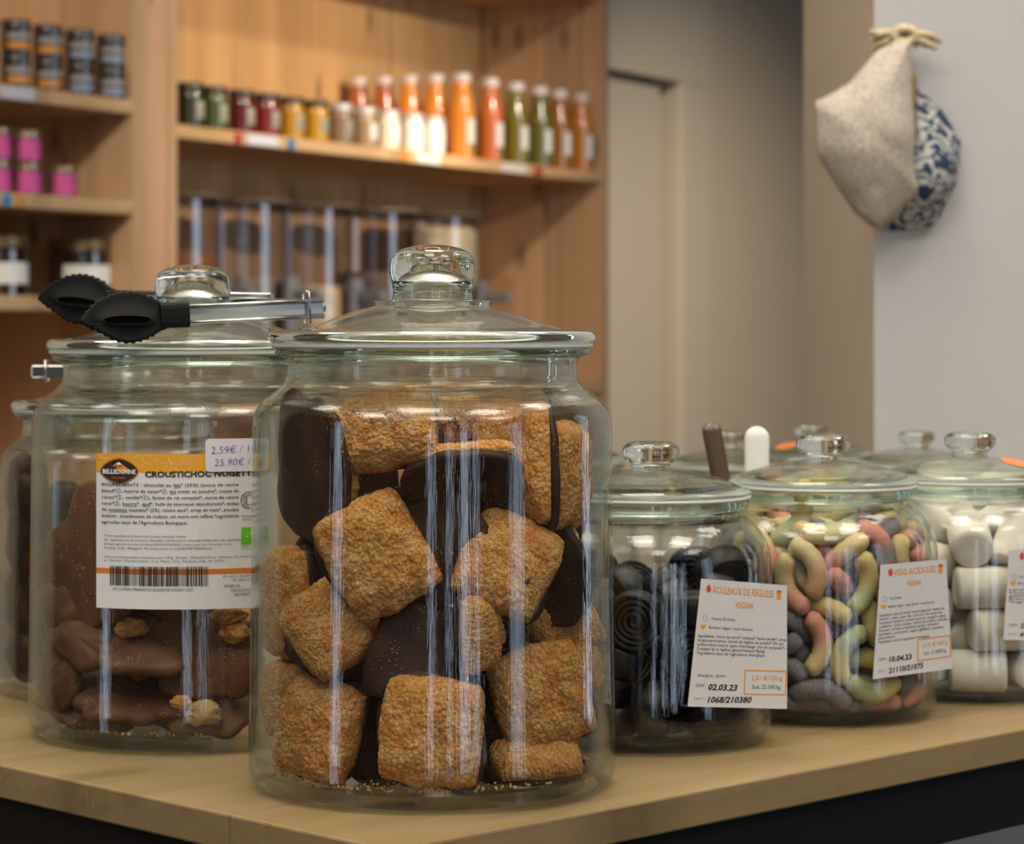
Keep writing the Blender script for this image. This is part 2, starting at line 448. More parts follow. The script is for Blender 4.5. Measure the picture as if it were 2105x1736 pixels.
rows = [(390, 'dark green', '#2b3512', 'at the left end of the row'), (439, 'olive green', '#47511c', 'second from the pine post'),
        (495, 'dark red', '#5c1710', 'beside the olive green jars'), (547, 'brick red', '#7a2413', 'between dark red and yellow jars'),
        (598, 'mustard yellow', '#b8860f', 'beside the brick red jar'), (648, 'golden yellow', '#c28f12', 'beside the greyish tan jars'),
        (699, 'greyish tan', '#8d7350', 'next to the golden yellow jar'), (749, 'pale tan', '#a98a63', 'just before the white jars'),
        (796, 'cream white', '#e6d9c4', 'first of the white ones'), (846, 'bright white', '#f2eee6', 'in the spotlight'),
        (889, 'white', '#f4f1ea', 'touching the tall orange bottle')]
for i, (x, cn, c, wh) in enumerate(rows):
    j = small_jar(f'short {cn} preserve jar on the juice shelf {wh}', glossy('preserve_'+cn.replace(' ', '_'), c),
                  lidpale if i > 5 else lidsteel, lab_white if i > 6 else lab_grey, G1)
    put(j, x, .045, ZS)
# juice bottles
bot_me = vessel([(0, 0), (.026, 0), (.0305, .004), (.0315, .012), (.0315, .105), (.0300, .122), (.0245, .145), (.0205, .165), (.0200, .183), (0, .183)])
cap_me = vessel([(0, .178), (.0215, .178), (.022, .180), (.022, .195), (.0205, .1975), (0, .1975)])
blab_me = mesh_from(patch(.0315, .035, .092, -.55, .65), 'blab', False)
bl2_me = mesh_from(patch(.0315, .012, .032, -.30, .45), 'blab2', False)
cap_m = plain('bottle_cap_white', '#d9cfc6', .4); lab2 = plain('bottle_label_green', '#5f7f4a', .6)
def bottle(label, m, group):
    r = thing('juice_bottle', label, 'bottle', group=group)
    link('bottle_body', bot_me.copy(), m, r, True); link('bottle_cap', cap_me.copy(), cap_m, r, True)
    link('bottle_label', blab_me.copy(), lab_white, r, True); link('organic_mark', bl2_me.copy(), lab2, r, True)
    return r
G2 = 'glass juice bottles on the upper shelf'
ora = glossy('juice_orange', '#e8902f'); cor = glossy('juice_coral', '#cf6c30'); grn = glossy('juice_green', '#7a6c1e')
gr2 = glossy('juice_dark_green', '#67641c'); amb = glossy('juice_amber', '#9a6216'); am2 = glossy('juice_dark_orange', '#c07a1a')
red = glossy('juice_red', '#b0602a')
t0 = tpx(948, .045)
for k in range(5):
    w = ['at the front beside the white jars', 'second from the shelf front', 'third from the shelf front', 'behind the bright white jar', 'at the back behind the tan jar'][k]
    b = bottle(f'{"bright orange" if k < 3 else "reddish orange"} juice bottle {w}', ora if k < 3 else red, G2)
    put(b, 0, .045+.066*k, ZS, t=t0-.006*k)
for x, m, lb in ((1007, cor, 'coral juice bottle between bright orange and green bottles'), (1059, grn, 'olive green juice bottle next to the coral bottle'),
                 (1108, gr2, 'darker green juice bottle beside the amber bottle'), (1148, amb, 'amber brown juice bottle, second from the right panel'),
                 (1193, am2, 'dark orange juice bottle nearest the right pine panel')):
    put(bottle(lb, m, G2), x, .045, ZS)

# black stacked jars, pink jars and large jars in the left bay
def pot(name, label, r_, h, body, lid, bands, group):
    t = thing(name, label, 'jar', group=group)
    obj('jar_body', lathe(cr([(0, 0), (r_*.9, 0), (r_, .004), (r_, h*.74), (r_*.93, h*.8), (0, h*.8)], 4), 28), body, t, True)
    obj('jar_lid', lathe(cr([(0, h*.79), (r_*.97, h*.79), (r_, h*.81), (r_, h*.97), (r_*.96, h), (0, h)], 4), 28), lid, t, True)
    for nm, z0, z1, m in bands:
        obj(nm, patch(r_, h*z0, h*z1, -1.5, 1.5, n=14), m, t, True)
    return t
blk = glossy('black_jar', '#171413'); blid = plain('black_jar_lid', '#5b554e', .3, .7)
ob = plain('orange_band', '#c77f2c', .5); gb = plain('blue_grey_band', '#7f8a9c', .5)
lt = plain('pale_lettering_band', '#8d8680', .6, var=.5, bscale=900)
for x, band, bn in ((-36, ob, 'orange'), (32, ob, 'orange'), (97, ob, 'orange'), (162, gb, 'blue grey'), (226, gb, 'blue grey')):
    for k in range(2):
        where = {-36: 'cut off by the left border', 32: 'second column', 97: 'third column', 162: 'fourth column', 226: 'last column by the panel'}[x]
        p = pot('spread_jar', f'black jar with {bn} band, {"upper" if k else "lower"} of the {where}', .0262, .060, blk, blid,
                [('lettering_band', .42, .62, lt), ('colour_band', .14, .34, band)], 'black jars stacked on the left shelf')
        put(p, x, .04, zl1+.0603*k)
pnk = plain('pink_label', '#c9488c', .5, var=.08, bscale=100); pb = glossy('pink_jar_body', '#4a3430'); plid = plain('gold_lid', '#a08a6a', .3, .7)
dot = plain('black_mark', '#1c1418', .6)
for x, k, lb in ((-8, 0, 'lower pink labelled jar cut off by the left border'), (-8, 1, 'upper pink labelled jar cut off by the left border'),
                 (54, 0, 'pink labelled jar under another pink jar'), (54, 1, 'pink labelled jar stacked on top of another'),
                 (127, 0, 'pink labelled jar standing alone on the right of the stacks')):
    p = pot('spread_jar', lb, .0255, .0575, pb, plid, [('jar_label', .08, .74, pnk)], 'pink jars on the left shelf')
    obj('label_mark', patch(.0255, .0575*.45, .0575*.62, .35, .65, off=.0014, n=4), dot, p.children[2])
    put(p, x, .05, zl2+.0578*k)
lrg = glossy('dark_jar', '#2a160e'); llid = plain('dull_brass_lid', '#6d5535', .4, .5)
for x, lb in ((165, 'large dark jar with white label on the lowest visible left shelf'), (-8, 'large dark jar cut off by the left border on the lower shelf')):
    p = pot('storage_jar', lb, .056, .108, lrg, llid, [('jar_label', .2, .55, lab_white)], 'large jars on the lower left shelf')
    put(p, x, .10, zl3)

# clear gravity dispensers under the juice shelf
acr = thin_glass('clear_acrylic', (.93, .93, .95), (.55, .55, .6), 2.0)
gry = plain('grey_lever', '#6f6f72', .4); drk = plain('dispenser_lid', '#6a5a4e', .5)
edges = [370, 521, 655, 787, 918, 1047]
cont = [('brown nuts', '#8a5a2c', .20), ('mixed grey seeds', '#7d6a58', .15), ('pale flakes', '#c7ab7c', .13), ('dark raisins', '#5a4433', .17), ('cream coloured cereal', '#dcc59c', .30)]
zb = .97
for i in range(5):
    ta, tb = tpx(edges[i], .06)+.01, tpx(edges[i+1], .06)-.01
    tm = (ta+tb)/2; hw = (tb-ta)/2
    cn, cc, ch = cont[i]
    r = thing('bulk_dispenser', f'clear dispenser of {cn} under the juice shelf, {["nearest the pine post", "second from the post", "middle of five", "second from the right end", "rightmost with grey lever showing"][i]}', 'dispenser',
              at(tm, .06, zb), (0, 0, ANG), 'clear bulk dispensers')
    RC = .100
    def can(r_, z0, z1, rb=.004):
        bm = lathe([(0, z0), (r_-rb, z0), (r_, z0+rb), (r_, z0+rb*1.4), (r_, z1-rb*1.4), (r_, z1-rb), (r_-rb, z1), (0, z1)], 48)
        bmesh.ops.translate(bm, verts=bm.verts, vec=(0, .11, 0)); return bm
    bm = lathe([(0, .121), (RC-.006, .121), (RC-.004, .121), (RC, .125), (RC, .128), (RC, .398), (RC, .400), (RC-.003, .400), (RC-.003, .398), (RC-.003, .129), (RC-.003, .126), (RC-.006, .124), (0, .124)], 64)
    bmesh.ops.translate(bm, verts=bm.verts, vec=(0, .11, 0))
    obj('clear_bin', bm, acr, r, True)
    obj('bin_lid', can(RC+.004, .4005, .410), drk, r, True)
    obj('contents', can(RC-.006, .1265, .123+ch*.85, .012), plain('dispenser_'+cn.replace(' ', '_'), cc, .8, bump=.6, bscale=160, var=.35), r, True)
    obj('base', nb(-.08, .08, .04, .19, 0, .119, bev=.006), drk, r)
    bm = nb(-.02, .02, -.02, -.001, .13, .25, bev=.004); box(bm, -.012, .012, -.085, -.02, .20, .222, bev=.004)
    obj('lever', bm, gry, r)
# ------------------------------------------------------------------ table
TC = px(804, 1748, 1.1147); TA = radians(44.4)
tb = thing('display_table', 'pine topped display table on a black metal frame', 'table', (TC.x, TC.y, 0), (0, 0, TA))
obj('tabletop', nb(0, .80, 0, .57, T-.0172, T, bev=.0012), M['table_pine'], tb)
bm = nb(.004, .796, .004, .024, T-.054, T-.0174); box(bm, .004, .796, .545, .565, T-.054, T-.0174)
box(bm, .004, .024, .024, .545, T-.054, T-.0174); box(bm, .776, .796, .024, .545, T-.054, T-.0174)
obj('frame', bm, M['black_metal'], tb)
for x in (.004, .756):
    for y in (.004, .525):
        obj('leg', nb(x, x+.04, y, y+.04, 0, T-.0542), M['black_metal'], tb)

T2 = .8715
t2b = thing('display_table', 'second pine display table behind the front one, carrying the back row of jars', 'table', (0, 0, 0))
obj('tabletop', nb(-.08, .95, 2.10, 2.46, T2-.02, T2, bev=.0012), M['table_pine'], t2b)
for x in (-.07, .90):
    for y in (2.11, 2.41):
        obj('leg', nb(x, x+.04, y, y+.04, 0, T2-.0202), M['black_metal'], t2b)

# ------------------------------------------------------------------ glass jars
BIG_OUT = [(.0700, .2150), (.0745, .2150), (.0766, .2142), (.0774, .2122), (.0766, .2102), (.0735, .2090), (.0714, .2070), (.0710, .2035), (.0714, .1995),
           (.0735, .1955), (.0785, .1912), (.0835, .1872), (.0864, .1830), (.0878, .1775), (.0882, .165), (.0890, .09), (.0898, .035),
           (.0900, .013), (.0894, .0065), (.0874, .0024), (.083, .0004), (.075, .0), (.04, .0015), (0, .0020)]
BIG_IN = [(0, .0075), (.04, .0070), (.072, .0066), (.082, .0074), (.0862, .0100), (.0878, .016), (.0879, .035), (.0871, .09), (.0864, .165), (.0858, .177),
          (.0840, .1830), (.0805, .1872), (.0748, .1912), (.0698, .1948), (.0678, .1995), (.0673, .2035), (.0676, .2100), (.0690, .2145), (.0700, .2150)]
BIG_LID = [(0, .2372), (.0272, .2368), (.0280, .2358), (.0280, .2345), (.0290, .2338), (.036, .2322), (.046, .2290), (.056, .2252), (.064, .2228), (.072, .2222), (.0780, .2220),
           (.0800, .2205), (.0804, .2185), (.0796, .2166), (.0770, .2158), (.0668, .2158), (.0660, .2140), (.0658, .2080), (.0640, .2076), (.0630, .2085), (.0628, .2150),
           (.0600, .2185), (.052, .2222), (.042, .2258), (.032, .2285), (.024, .2300), (.0205, .2312), (.0182, .2345), (.0172, .2400), (.0150, .2450), (.0105, .2488), (.005, .2505), (0, .2508)]
BIG_KNOB = [(.0172, .2374), (.0195, .2372), (.0196, .2385), (.0194, .2412), (.0198, .2445), (.0206, .2485), (.0211, .2520), (.0204, .2561), (.0191, .2588), (.0170, .2608), (.0130, .2626), (.0075, .2637), (.003, .2641), (0, .2641)]
SML_OUT = [(.0465, .1316), (.0505, .1316), (.0524, .1308), (.0530, .1285), (.0526, .1255), (.0505, .1242), (.0492, .1232), (.0492, .1218), (.0505, .1210), (.0540, .1185), (.0585, .1140), (.0628, .1070),
           (.0650, .0990), (.0656, .090), (.0657, .060), (.0658, .020), (.0652, .0110), (.0632, .0050), (.0590, .0010), (.053, .0), (.03, .0012), (0, .0016)]
SML_IN = [(0, .0060), (.03, .0058), (.05, .0056), (.0575, .0078), (.0612, .014), (.0620, .022), (.0620, .060), (.0618, .090), (.0612, .098),
          (.0592, .1055), (.0552, .1118), (.0510, .1160), (.0475, .1190), (.0458, .1218), (.0455, .125), (.0456, .1300), (.0465, .1316)]
SML_LID = [(0, .1464), (.011, .1461), (.016, .1456), (.026, .1440), (.036, .1418), (.045, .1388), (.051, .1366), (.0540, .1346), (.0545, .1336), (.0538, .1326), (.0515, .1321),
           (.0452, .1321), (.0447, .1310), (.0446, .1270), (.0434, .1267), (.0428, .1275), (.0426, .1330), (.038, .1366), (.027, .1398), (.015, .1418), (0, .1424)]
SML_KNOB = [(0, .1455), (.0112, .1455), (.0106, .1462), (.0104, .1470), (.0107, .1492), (.0128, .1507), (.0149, .1531), (.0155, .1560), (.0146, .1588), (.0118, .1606), (.0070, .1615), (.003, .1617), (0, .1617)]

def prof_scale(p, sr, sz): return [(r*sr, z*sz) for r, z in p]
def make_jar(label, X, Y, big, sz=1.0, sr=1.0, glass=None, base=None):
    r = thing('glass_jar', label, 'jar', (X, Y, T if base is None else base), group='glass storage jars with knobbed lids')
    o_, i_, l_, k_ = (BIG_OUT, BIG_IN, BIG_LID, BIG_KNOB) if big else (SML_OUT, SML_IN, SML_LID, SML_KNOB)
    seg = 112 if big else 88
    body = cr(prof_scale(o_, sr, sz), 4)[:-1]+cr(prof_scale(i_, sr, sz), 4)
    bm = lathe(body[:-1], seg, closed=True)
    zr = (.2090 if big else .1240)*sz; zn = (.1865 if big else .1190)*sz
    for f in bm.faces:
        z = f.calc_center_median().z
        f.material_index = 1 if z > zr else (2 if z > zn else 0)
    b = obj('jar_body', bm, [glass or M['glass'], M['rim'], M['neck']], r, True)
    lp = cr(prof_scale(l_, sr, sz), 4)
    bm = lathe(lp, seg)
    z0 = (.2230 if big else .1358)*sz; r0 = (.062 if big else .040)*sr
    for f in bm.faces:
        c = f.calc_center_median()
        f.material_index = 1 if math.hypot(c.x, c.y) > (.0640 if big else .0455)*sr else 0
    ld = obj('lid', bm, [M['dome'], M['rim']], r, True)
    kp = prof_scale(k_, sr, sz)
    if big:
        cav = prof_scale([(0, .2535), (.005, .2530), (.0105, .2506), (.0146, .2465), (.0170, .2410), (.0172, .2374)], sr, sz)
        bm = lathe(cr(kp, 5)+cr(cav[::-1], 5)[1:-1][::1] if False else cr(kp, 5), seg)
        bm2 = lathe(cr(cav, 5), seg, bm)
        bmesh.ops.remove_doubles(bm, verts=bm.verts, dist=1e-5)
    else:
        bm = lathe(cr(kp, 5), 64)
    obj('knob', bm, M['knob'], ld, True)
    if big: s = [(.0690, .2150), (.0777, .2150), (.0777, .2136), (.0788, .2136), (.0788, .2159), (.0690, .2158)]
    else: s = [(.0470, .1317), (.0533, .1317), (.0533, .1304), (.0541, .1304), (.0541, .1324), (.0470, .1322)]
    obj('seal_ring', lathe(prof_scale(s, sr, sz), seg, closed=True), M['seal'], r, True)
    return r
def jx(x, d): return (x-CX)*d/F
JB = (jx(889, 1.279), 1.279); JL = (jx(397, 1.442), 1.442); JF = (-.243, 1.60)
JA = (jx(1338, 1.413), 1.413); JG = (jx(1692, 1.506), 1.506); JM = (jx(1994, 1.592), 1.592)
jar_big = make_jar('large front glass jar filled with square oat biscuits', *JB, True)
jar_left = make_jar('large glass jar with printed orange and white label, tongs lying on its lid', *JL, True, .976)
jar_far = make_jar('glass jar of dark chocolate pieces half hidden behind the labelled jar', *JF, True, .80, .80)
jar_lic = make_jar('small glass jar of black liquorice wheels with a white tag', *JA, False)
jar_gum = make_jar('small glass jar of coloured sugared gummy worms', *JG, False, 1.0)
jar_mar = make_jar('small glass jar of white marshmallows at the right border', *JM, False, .985)
back = [(1502, 2.22, 'small glass jar on the back table, its lid behind the brown spoon'), (1668, 2.36, 'small glass jar on the back table whose knob shows above the gummy worm jar'),
        (1885, 2.23, 'small glass jar on the back table in front of the white wall'), (1160, 2.30, 'small glass jar on the back table mostly hidden behind the biscuit jar')]
bj = [make_jar(lb, jx(x_, d_), d_, False, 1.0, glass=M['glass_back'], base=T2) for x_, d_, lb in back]
M['orange_dot'] = plain('orange_sticker', '#b9713a', .6)
for rt, ax, ay in ((bj[1], -.024, -.020), (jar_mar, .026, -.018)):
    ld = [k for k in rt.children if k.name.startswith('lid')][0]
    bm = lathe([(0, 0), (.011, 0), (.011, .0004), (0, .0004)], 24)
    s_ = obj('round_sticker', bm, M['orange_dot'], ld); s_['label'] = 'round orange sticker'
    s_.location = (ax, ay, .1426*(.985 if rt is jar_mar else 1)); s_.rotation_euler = (radians(9), radians(11 if ax > 0 else -11), 0)

# ------------------------------------------------------------------ biscuits
def biscuit_mat():
    m, nt, out = mat('oat_biscuit')
    tc = N(nt, 'TexCoord'); oi = N(nt, 'ObjectInfo')
    ad = N(nt, 'VectorMath', _operation='ADD'); L(nt, tc.outputs['Object'], ad.inputs[0])
    L(nt, oi.outputs['Random'], ad.inputs[1])
    n1 = N(nt, 'TexNoise', Scale=110.0, Detail=3.0); L(nt, ad.outputs[0], n1.inputs['Vector'])
    n2 = N(nt, 'TexNoise', Scale=900.0, Detail=4.0, Roughness=.7); L(nt, ad.outputs[0], n2.inputs['Vector'])
    vo = N(nt, 'TexVoronoi', Scale=480.0); L(nt, ad.outputs[0], vo.inputs['Vector'])
    r1 = ramp(nt, n1.outputs['Fac'], [(.3, srgb('#e09248')), (.5, srgb('#f2b266')), (.72, srgb('#fccb88'))])
    r2 = ramp(nt, n2.outputs['Fac'], [(.30, (.48, .36, .26, 1)), (.44, (1.0, .98, .95, 1)), (.66, (1.3, 1.28, 1.22, 1))])
    mx = N(nt, 'Mix', _data_type='RGBA', _blend_type='MULTIPLY'); mx.inputs['Factor'].default_value = .75
    L(nt, r1.outputs[0], mx.inputs[6]); L(nt, r2.outputs[0], mx.inputs[7])
    r3 = ramp(nt, vo.outputs['Distance'], [(.25, (1, 1, 1, 1)), (.75, (.55, .46, .38, 1))])  # crevice shade between crumbs multiplied into the colour
    m2 = N(nt, 'Mix', _data_type='RGBA', _blend_type='MULTIPLY'); m2.inputs['Factor'].default_value = .5
    L(nt, mx.outputs[2], m2.inputs[6]); L(nt, r3.outputs[0], m2.inputs[7])
    b = N(nt, 'BsdfPrincipled', Roughness=.8); b.inputs['Specular IOR Level'].default_value = .25
    L(nt, m2.outputs[2], b.inputs['Base Color'])
    sb = N(nt, 'Math', _operation='SUBTRACT'); L(nt, n2.outputs['Fac'], sb.inputs[0]); L(nt, vo.outputs['Distance'], sb.inputs[1])
    bp = N(nt, 'Bump', Strength=1.0, Distance=.0016); L(nt, sb.outputs[0], bp.inputs['Height']); L(nt, bp.outputs[0], b.inputs['Normal'])
    L(nt, b.outputs[0], out.inputs[0]); return m
def choc_mat(name, base, light, speck, rough=.38):
    m, nt, out = mat(name)
    tc = N(nt, 'TexCoord'); oi = N(nt, 'ObjectInfo')
    ad = N(nt, 'VectorMath', _operation='ADD'); L(nt, tc.outputs['Object'], ad.inputs[0]); L(nt, oi.outputs['Random'], ad.inputs[1])
    n1 = N(nt, 'TexNoise', Scale=55.0, Detail=4.0); L(nt, ad.outputs[0], n1.inputs['Vector'])
    r1 = ramp(nt, n1.outputs['Fac'], [(.35, srgb(base)), (.7, srgb(light))])
    vo = N(nt, 'TexVoronoi', Scale=620.0); L(nt, ad.outputs[0], vo.inputs['Vector'])
    n3 = N(nt, 'TexNoise', Scale=70.0, Detail=2.0); L(nt, ad.outputs[0], n3.inputs['Vector'])
    a = ramp(nt, vo.outputs['Distance'], [(.18, (1, 1, 1, 1)), (.30, (0, 0, 0, 1))])
    b_ = ramp(nt, n3.outputs['Fac'], [(.50, (0, 0, 0, 1)), (.62, (1, 1, 1, 1))])
    mu = N(nt, 'Math', _operation='MULTIPLY'); L(nt, a.outputs[0], mu.inputs[0]); L(nt, b_.outputs[0], mu.inputs[1])
    mx = N(nt, 'Mix', _data_type='RGBA'); L(nt, mu.outputs[0], mx.inputs['Factor']); L(nt, r1.outputs[0], mx.inputs[6]); mx.inputs[7].default_value = srgb(speck)
    b = N(nt, 'BsdfPrincipled', Roughness=rough); b.inputs['Specular IOR Level'].default_value = .15
    L(nt, mx.outputs[2], b.inputs['Base Color'])
    bp = N(nt, 'Bump', Strength=.25, Distance=.001); L(nt, n1.outputs['Fac'], bp.inputs['Height']); L(nt, bp.outputs[0], b.inputs['Normal'])
    L(nt, b.outputs[0], out.inputs[0]); return m
M['biscuit'] = biscuit_mat()
M['dark_choc'] = choc_mat('dark_chocolate', '#2d1b14', '#452f24', '#9a6a3c')
M['milk_choc'] = choc_mat('milk_chocolate', '#5e3e2c', '#745038', '#c09a62', .42)

def sgnpow(v, p): return math.copysign(abs(v)**p, v)
def pillow_mesh(seed, n=66, amp=.0010):
    """domed rounded-square biscuit, unit side 1 -> 50 mm, underside at z=0"""
    rnd = Vector((seed*3.1, seed*1.7, seed*.9)); bm = bmesh.new(); g = []
    R = .025
    for j in range(n+1):
        row = []
        for i in range(n+1):
            u, v = -1+2*i/n, -1+2*j/n
            # squircle mapping keeps the corners rounded
            x = u*sqrt(1-.20*v*v); y = v*sqrt(1-.20*u*u)
            e = max(0.0, (1-abs(u)**4.5)*(1-abs(v)**4.5))
            z = .0118*(e**.40)*(.80+.20*cos(u*1.3)*cos(v*1.3))
            p = Vector((x*R*1.06, y*R*1.06, z))
            q = p*1.0
            nz_ = noise.noise(q*95+rnd)*.0016+noise.noise(q*330+rnd)*amp*.6+(.55-noise.voronoi(q*430+rnd)[0][0])*amp*1.1+noise.noise(q*1100+rnd)*amp*.5
            edge = 1-e**.5
            dirv = Vector((x*edge, y*edge, max(.15, 1-edge))).normalized()
            p += dirv*nz_*(1 if z > 1e-6 else .8)
            if p.z < 0: p.z = 0
            row.append(bm.verts.new(p))
        g.append(row)
    for j in range(n):
        for i in range(n):
            bm.faces.new((g[j][i], g[j][i+1], g[j+1][i+1], g[j+1][i]))
    rim = [g[0][i] for i in range(n+1)]+[g[j][n] for j in range(1, n+1)]+[g[n][i] for i in range(n-1, -1, -1)]+[g[j][0] for j in range(n-1, 0, -1)]
    c = bm.verts.new((0, 0, -.0005))
    for a, b in zip(rim, rim[1:]+rim[:1]): bm.faces.new((b, a, c))
    return mesh_from(bm, 'biscuit')
def slab_mesh(seed, R=.0268, th=.0042, wob=.06, dome=0.0, n=56, sq=3.2, asp=1.0, name='slab', jag=0.0):
    """chocolate slab with an irregular outline; top at z=0, underside rounded"""
    rnd = random.Random(seed); ph = [rnd.uniform(0, 6.28) for _ in range(6)]
    bm = bmesh.new(); prof = [(0, 0), (.9, 0), (1.0, -.12), (1.02, -.5), (.99, -.85), (.93, -1.0), (.6, -1.0-dome*.55), (.3, -1.0-dome*.9), (0, -1.0-dome)]
    rings = []
    for r, z in prof:
        if r == 0: rings.append([bm.verts.new((0, 0, z*th))]); continue
        ring = []
        for k in range(n):
            a = 2*pi*k/n; ca, sa = cos(a), sin(a)
            s = (abs(ca)**sq+abs(sa)**sq)**(-1/sq)
            w = 1+wob*(.5*sin(2*a+ph[0])+.35*sin(3*a+ph[1])+.3*sin(5*a+ph[2])+.18*sin(9*a+ph[3]))+jag*noise.noise(Vector((ca*3, sa*3, seed)))
            ring.append(bm.verts.new((R*s*w*r*ca*asp, R*s*w*r*sa, z*th+.0004*noise.noise(Vector((ca*r*4, sa*r*4, seed+z))))))
        rings.append(ring)
    for a, b in zip(rings, rings[1:]):
        for k in range(n):
            j = (k+1) % n
            if len(a) == 1: bm.faces.new((a[0], b[k], b[j]))
            elif len(b) == 1: bm.faces.new((a[k], b[0], a[j]))
            else: bm.faces.new((a[k], b[k], b[j], a[j]))
    return mesh_from(bm, name)
BM = [pillow_mesh(s) for s in (1, 2, 3, 4)]
SM = [slab_mesh(s, wob=.11, jag=.07) for s in (11, 12, 13, 14)]
for me_, m_ in [(q, M['biscuit']) for q in BM]+[(q, M['dark_choc']) for q in SM]:
    me_.materials.append(m_); me_.polygons.foreach_set('use_smooth', [True]*len(me_.polygons))
BASE = Matrix(((1, 0, 0), (0, 0, -1), (0, 1, 0))).to_4x4()   # local z -> towards camera, local y -> up
def orient(roll, yaw, pitch):
    return Matrix.Rotation(radians(yaw), 4, 'Z') @ Matrix.Rotation(radians(-pitch), 4, 'X') @ BASE @ Matrix.Rotation(radians(roll), 4, 'Z')
def inner_r(z, prof, sr=1.0, sz=1.0):
    last = None
    for r, zz in prof:
        r *= sr; zz *= sz
        if last and last[1] <= z <= zz and zz > last[1]:
            return last[0]+(r-last[0])*(z-last[1])/(zz-last[1])
        last = (r, zz)
    return .06*sr
def settle(pts, x, y, rot, jar, prof, push, scale, sr=1.0, sz=1.0, zmin=.0070):
    """rest a piece against the inside of the jar near the sight line through (x, y)"""
    R = (.0855 if prof is BIG_IN else .0618)*sr
    S_ = Matrix.Diagonal((scale[0], scale[1], scale[2], 1)); RS = rot @ S_
    loc = [RS @ v for v in pts]
    X = (x-CX)/F*jar[1]-jar[0]
    d = jar[1]-sqrt(max(R*R-X*X, .0))+.004
    p = px(x, y, d+push*.001)
    lo = min(v.z for v in loc)
    def excess():
        worst, n = 0.0, (0, 0)
        for v in loc:
            qx, qy = p.x+v.x-jar[0], p.y+v.y-jar[1]
            h = math.hypot(qx, qy); e = h-(inner_r(p.z+v.z-T, prof, sr, sz)-.0003)
            if e > worst: worst, n = e, (qx/h, qy/h)
        return worst, n
    if abs(X) < .72*R:
        for k in range(34):        # slide back along the sight line first
            if lo+p.z-T < zmin: p.z = T+zmin-lo
            if excess()[0] < 1e-4: break
            d += .001; p = px(x, y, d+push*.001)
        else:
            p = px(x, y, d-.024+push*.001)
    for k in range(160):
        if lo+p.z-T < zmin: p.z = T+zmin-lo
        worst, n = excess()
        if worst < 1e-4: break
        p.x -= n[0]*worst*.7; p.y -= n[1]*worst*.7
    return Matrix.Translation(p) @ RS
def hull_pts(*mes):
    out = []
    for me in mes:
        vs_ = [v.co.copy() for v in me.vertices]
        out += vs_[::9] if len(vs_) > 2000 else vs_[::2]
    return out
GB = 'oat biscuits in the large front jar'
def biscuit(label, x, y, w, h, roll, yaw, pitch, push, v=0, choc=1.0, chs=1.0):
    s = F/1.21/1000*50*1.03   # px of a 50 mm side here
    sc_ = (w/s, h/s, 1.12)
    pts = hull_pts(BM[v], SM[v])
    m = settle(pts, x, y, orient(roll, yaw, pitch), JB, BIG_IN, push, sc_)
    l, q, _ = m.decompose()
    r = thing('oat_biscuit', label, 'biscuit', l, q.to_euler(), GB)
    r.scale = sc_
    link('biscuit_crumb', BM[v], None, r)
    c = link('chocolate_base', SM[v], None, r); c.scale = (choc, choc, chs)
    return r
